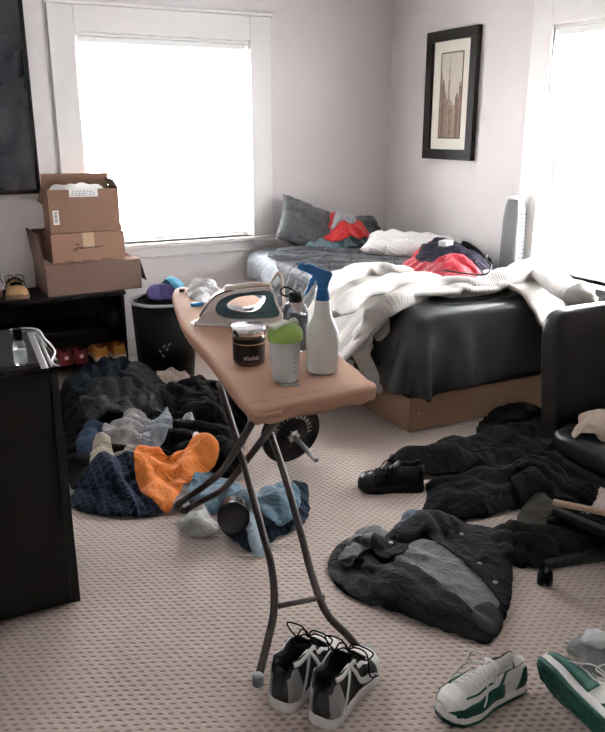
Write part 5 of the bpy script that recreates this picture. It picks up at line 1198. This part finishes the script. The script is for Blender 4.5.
fcloth('sweatshirt', 'grey knitted garment at the right picture edge behind the green shoe', 'sweatshirt', [(570, 644), (576, 632), (590, 628), (606, 636), (618, 655), (606, 668), (588, 662), (580, 652)], (0.20, 0.21, 0.21), 150, z=0.04, dome=0.05, h=0.015, st=(1.35, 1.3))
fcloth('t_shirt', 'white printed t-shirt at the right picture edge on the grey garment', 'shirt', [(584, 634), (592, 622), (612, 616), (620, 632), (606, 642), (594, 640)], (0.62, 0.64, 0.66), 151, z=0.08, dome=0.04, h=0.015)

# ================================================================== OFFICE CHAIR
ch = thing('office_chair', 'black leather office chair at the right picture edge', 'chair', (2.20, 1.77, 0), 0)
M_LEA = mat('chair_leather', (0.014, 0.015, 0.017), 0.33, 0, 0.35, 45, coat=0.1)
def dent(p): return p + Vector((0, 0, -0.018 * math.cos(min(1.5, abs(p.x) * 5)) * (1 if p.z > 0 else 0) + 0.006 * math.sin(p.x * 60) * math.sin(p.y * 50) * (1 if p.z > 0 else 0)))
obj('seat', sbox(bmesh.new(), (0.18, 0.05, 0.385), (0.265, 0.25, 0.062), 4.2, 30, warp=dent), M_LEA, ch, smooth=True)
obj('seat_pan', sbox(bmesh.new(), (0.13, 0.02, 0.315), (0.21, 0.19, 0.022), 6, 14), M_BP, ch, smooth=True)
Kb = Matrix.Translation((0.265, 0.37, 0.355)) @ Matrix.Rotation(R(-7), 4, 'X')
obj('backrest', sbox(bmesh.new(), (0, 0, 0.24), (0.265, 0.055, 0.265), 6, 34, Kb, warp=lambda p: p + Vector((0, -0.03 * (p.x / 0.27) ** 2, 0))), M_LEA, ch, smooth=True)
obj('seam', tube(bmesh.new(), [Kb @ Vector(v) for v in ((-0.12, -0.054, 0.40), (0, -0.05, 0.405), (0.12, -0.054, 0.40))], 0.003, 6), M_LEA, ch, smooth=True)
obj('back_bracket', box(0.17, 0.24, 0.10, 0.455, 0.285, 0.305), M_BP, ch, bevel=0.004); obj('back_bracket', box(0.17, 0.24, 0.445, 0.465, 0.285, 0.50), M_BP, ch, bevel=0.004)
obj('gas_lift', lathe(bmesh.new(), [(0.03, 0.09), (0.03, 0.22), (0.016, 0.225), (0.016, 0.29)], 20, Matrix.Translation((0.0, -0.14, 0))), M_BP, ch, smooth=True)
for k in range(5):
    a = R(72 * k + 167); dx, dy = math.cos(a), math.sin(a)
    Kl = Matrix.Translation((0.0, -0.14, 0)) @ Matrix.Rotation(a, 4, 'Z')
    bm = bmesh.new(); v = []
    for x, w, z0, z1 in ((0.0, 0.03, 0.075, 0.125), (0.12, 0.025, 0.075, 0.11), (0.37, 0.02, 0.072, 0.092)):
        v.append([bm.verts.new(Kl @ Vector(q)) for q in ((x, -w, z0), (x, w, z0), (x, w * 0.75, z1), (x, -w * 0.75, z1))])
    for A_, B_ in zip(v, v[1:]):
        for j in range(4): bm.faces.new((A_[j], A_[(j + 1) % 4], B_[(j + 1) % 4], B_[j]))
    bm.faces.new(v[0][::-1]); bm.faces.new(v[-1])
    lg = obj('leg', bm, M_BP, ch, bevel=0.004)
    ca_ = obj('caster', lathe(bmesh.new(), [(0.022, -0.026), (0.028, -0.02), (0.029, -0.006), (0.02, -0.003), (0.02, 0.003), (0.029, 0.006), (0.028, 0.02), (0.022, 0.026)], 24, Kl @ Matrix.Translation((0.365, 0, 0.029)) @ Matrix.Rotation(R(60 + 40 * k), 4, 'Z') @ Matrix.Rotation(PI / 2, 4, 'X')), M_BP, lg, smooth=True)
    obj('caster_stem', lathe(bmesh.new(), [(0.006, 0.03), (0.006, 0.078)], 10, Kl @ Matrix.Translation((0.36, 0, 0))), M_STEEL, lg)
SEAT = HMap(1.7, 2.6, 1.5, 2.4, 0.43)
o = drape('towel', [atz(x, y, 0.44) for x, y in ((574, 436), (580, 424), (594, 414), (612, 418), (620, 436), (604, 440), (590, 436))], cloth_mat('beige_towel', (0.47, 0.38, 0.31)), hmap=SEAT, h=0.016, stretch=(1.35, 1.25), z0=0.02, puff=0.05, dome=0.02, mound=0.06, steps=40, seed=160)
tag(o, 'crumpled beige towel lying on the seat of the office chair', 'towel')
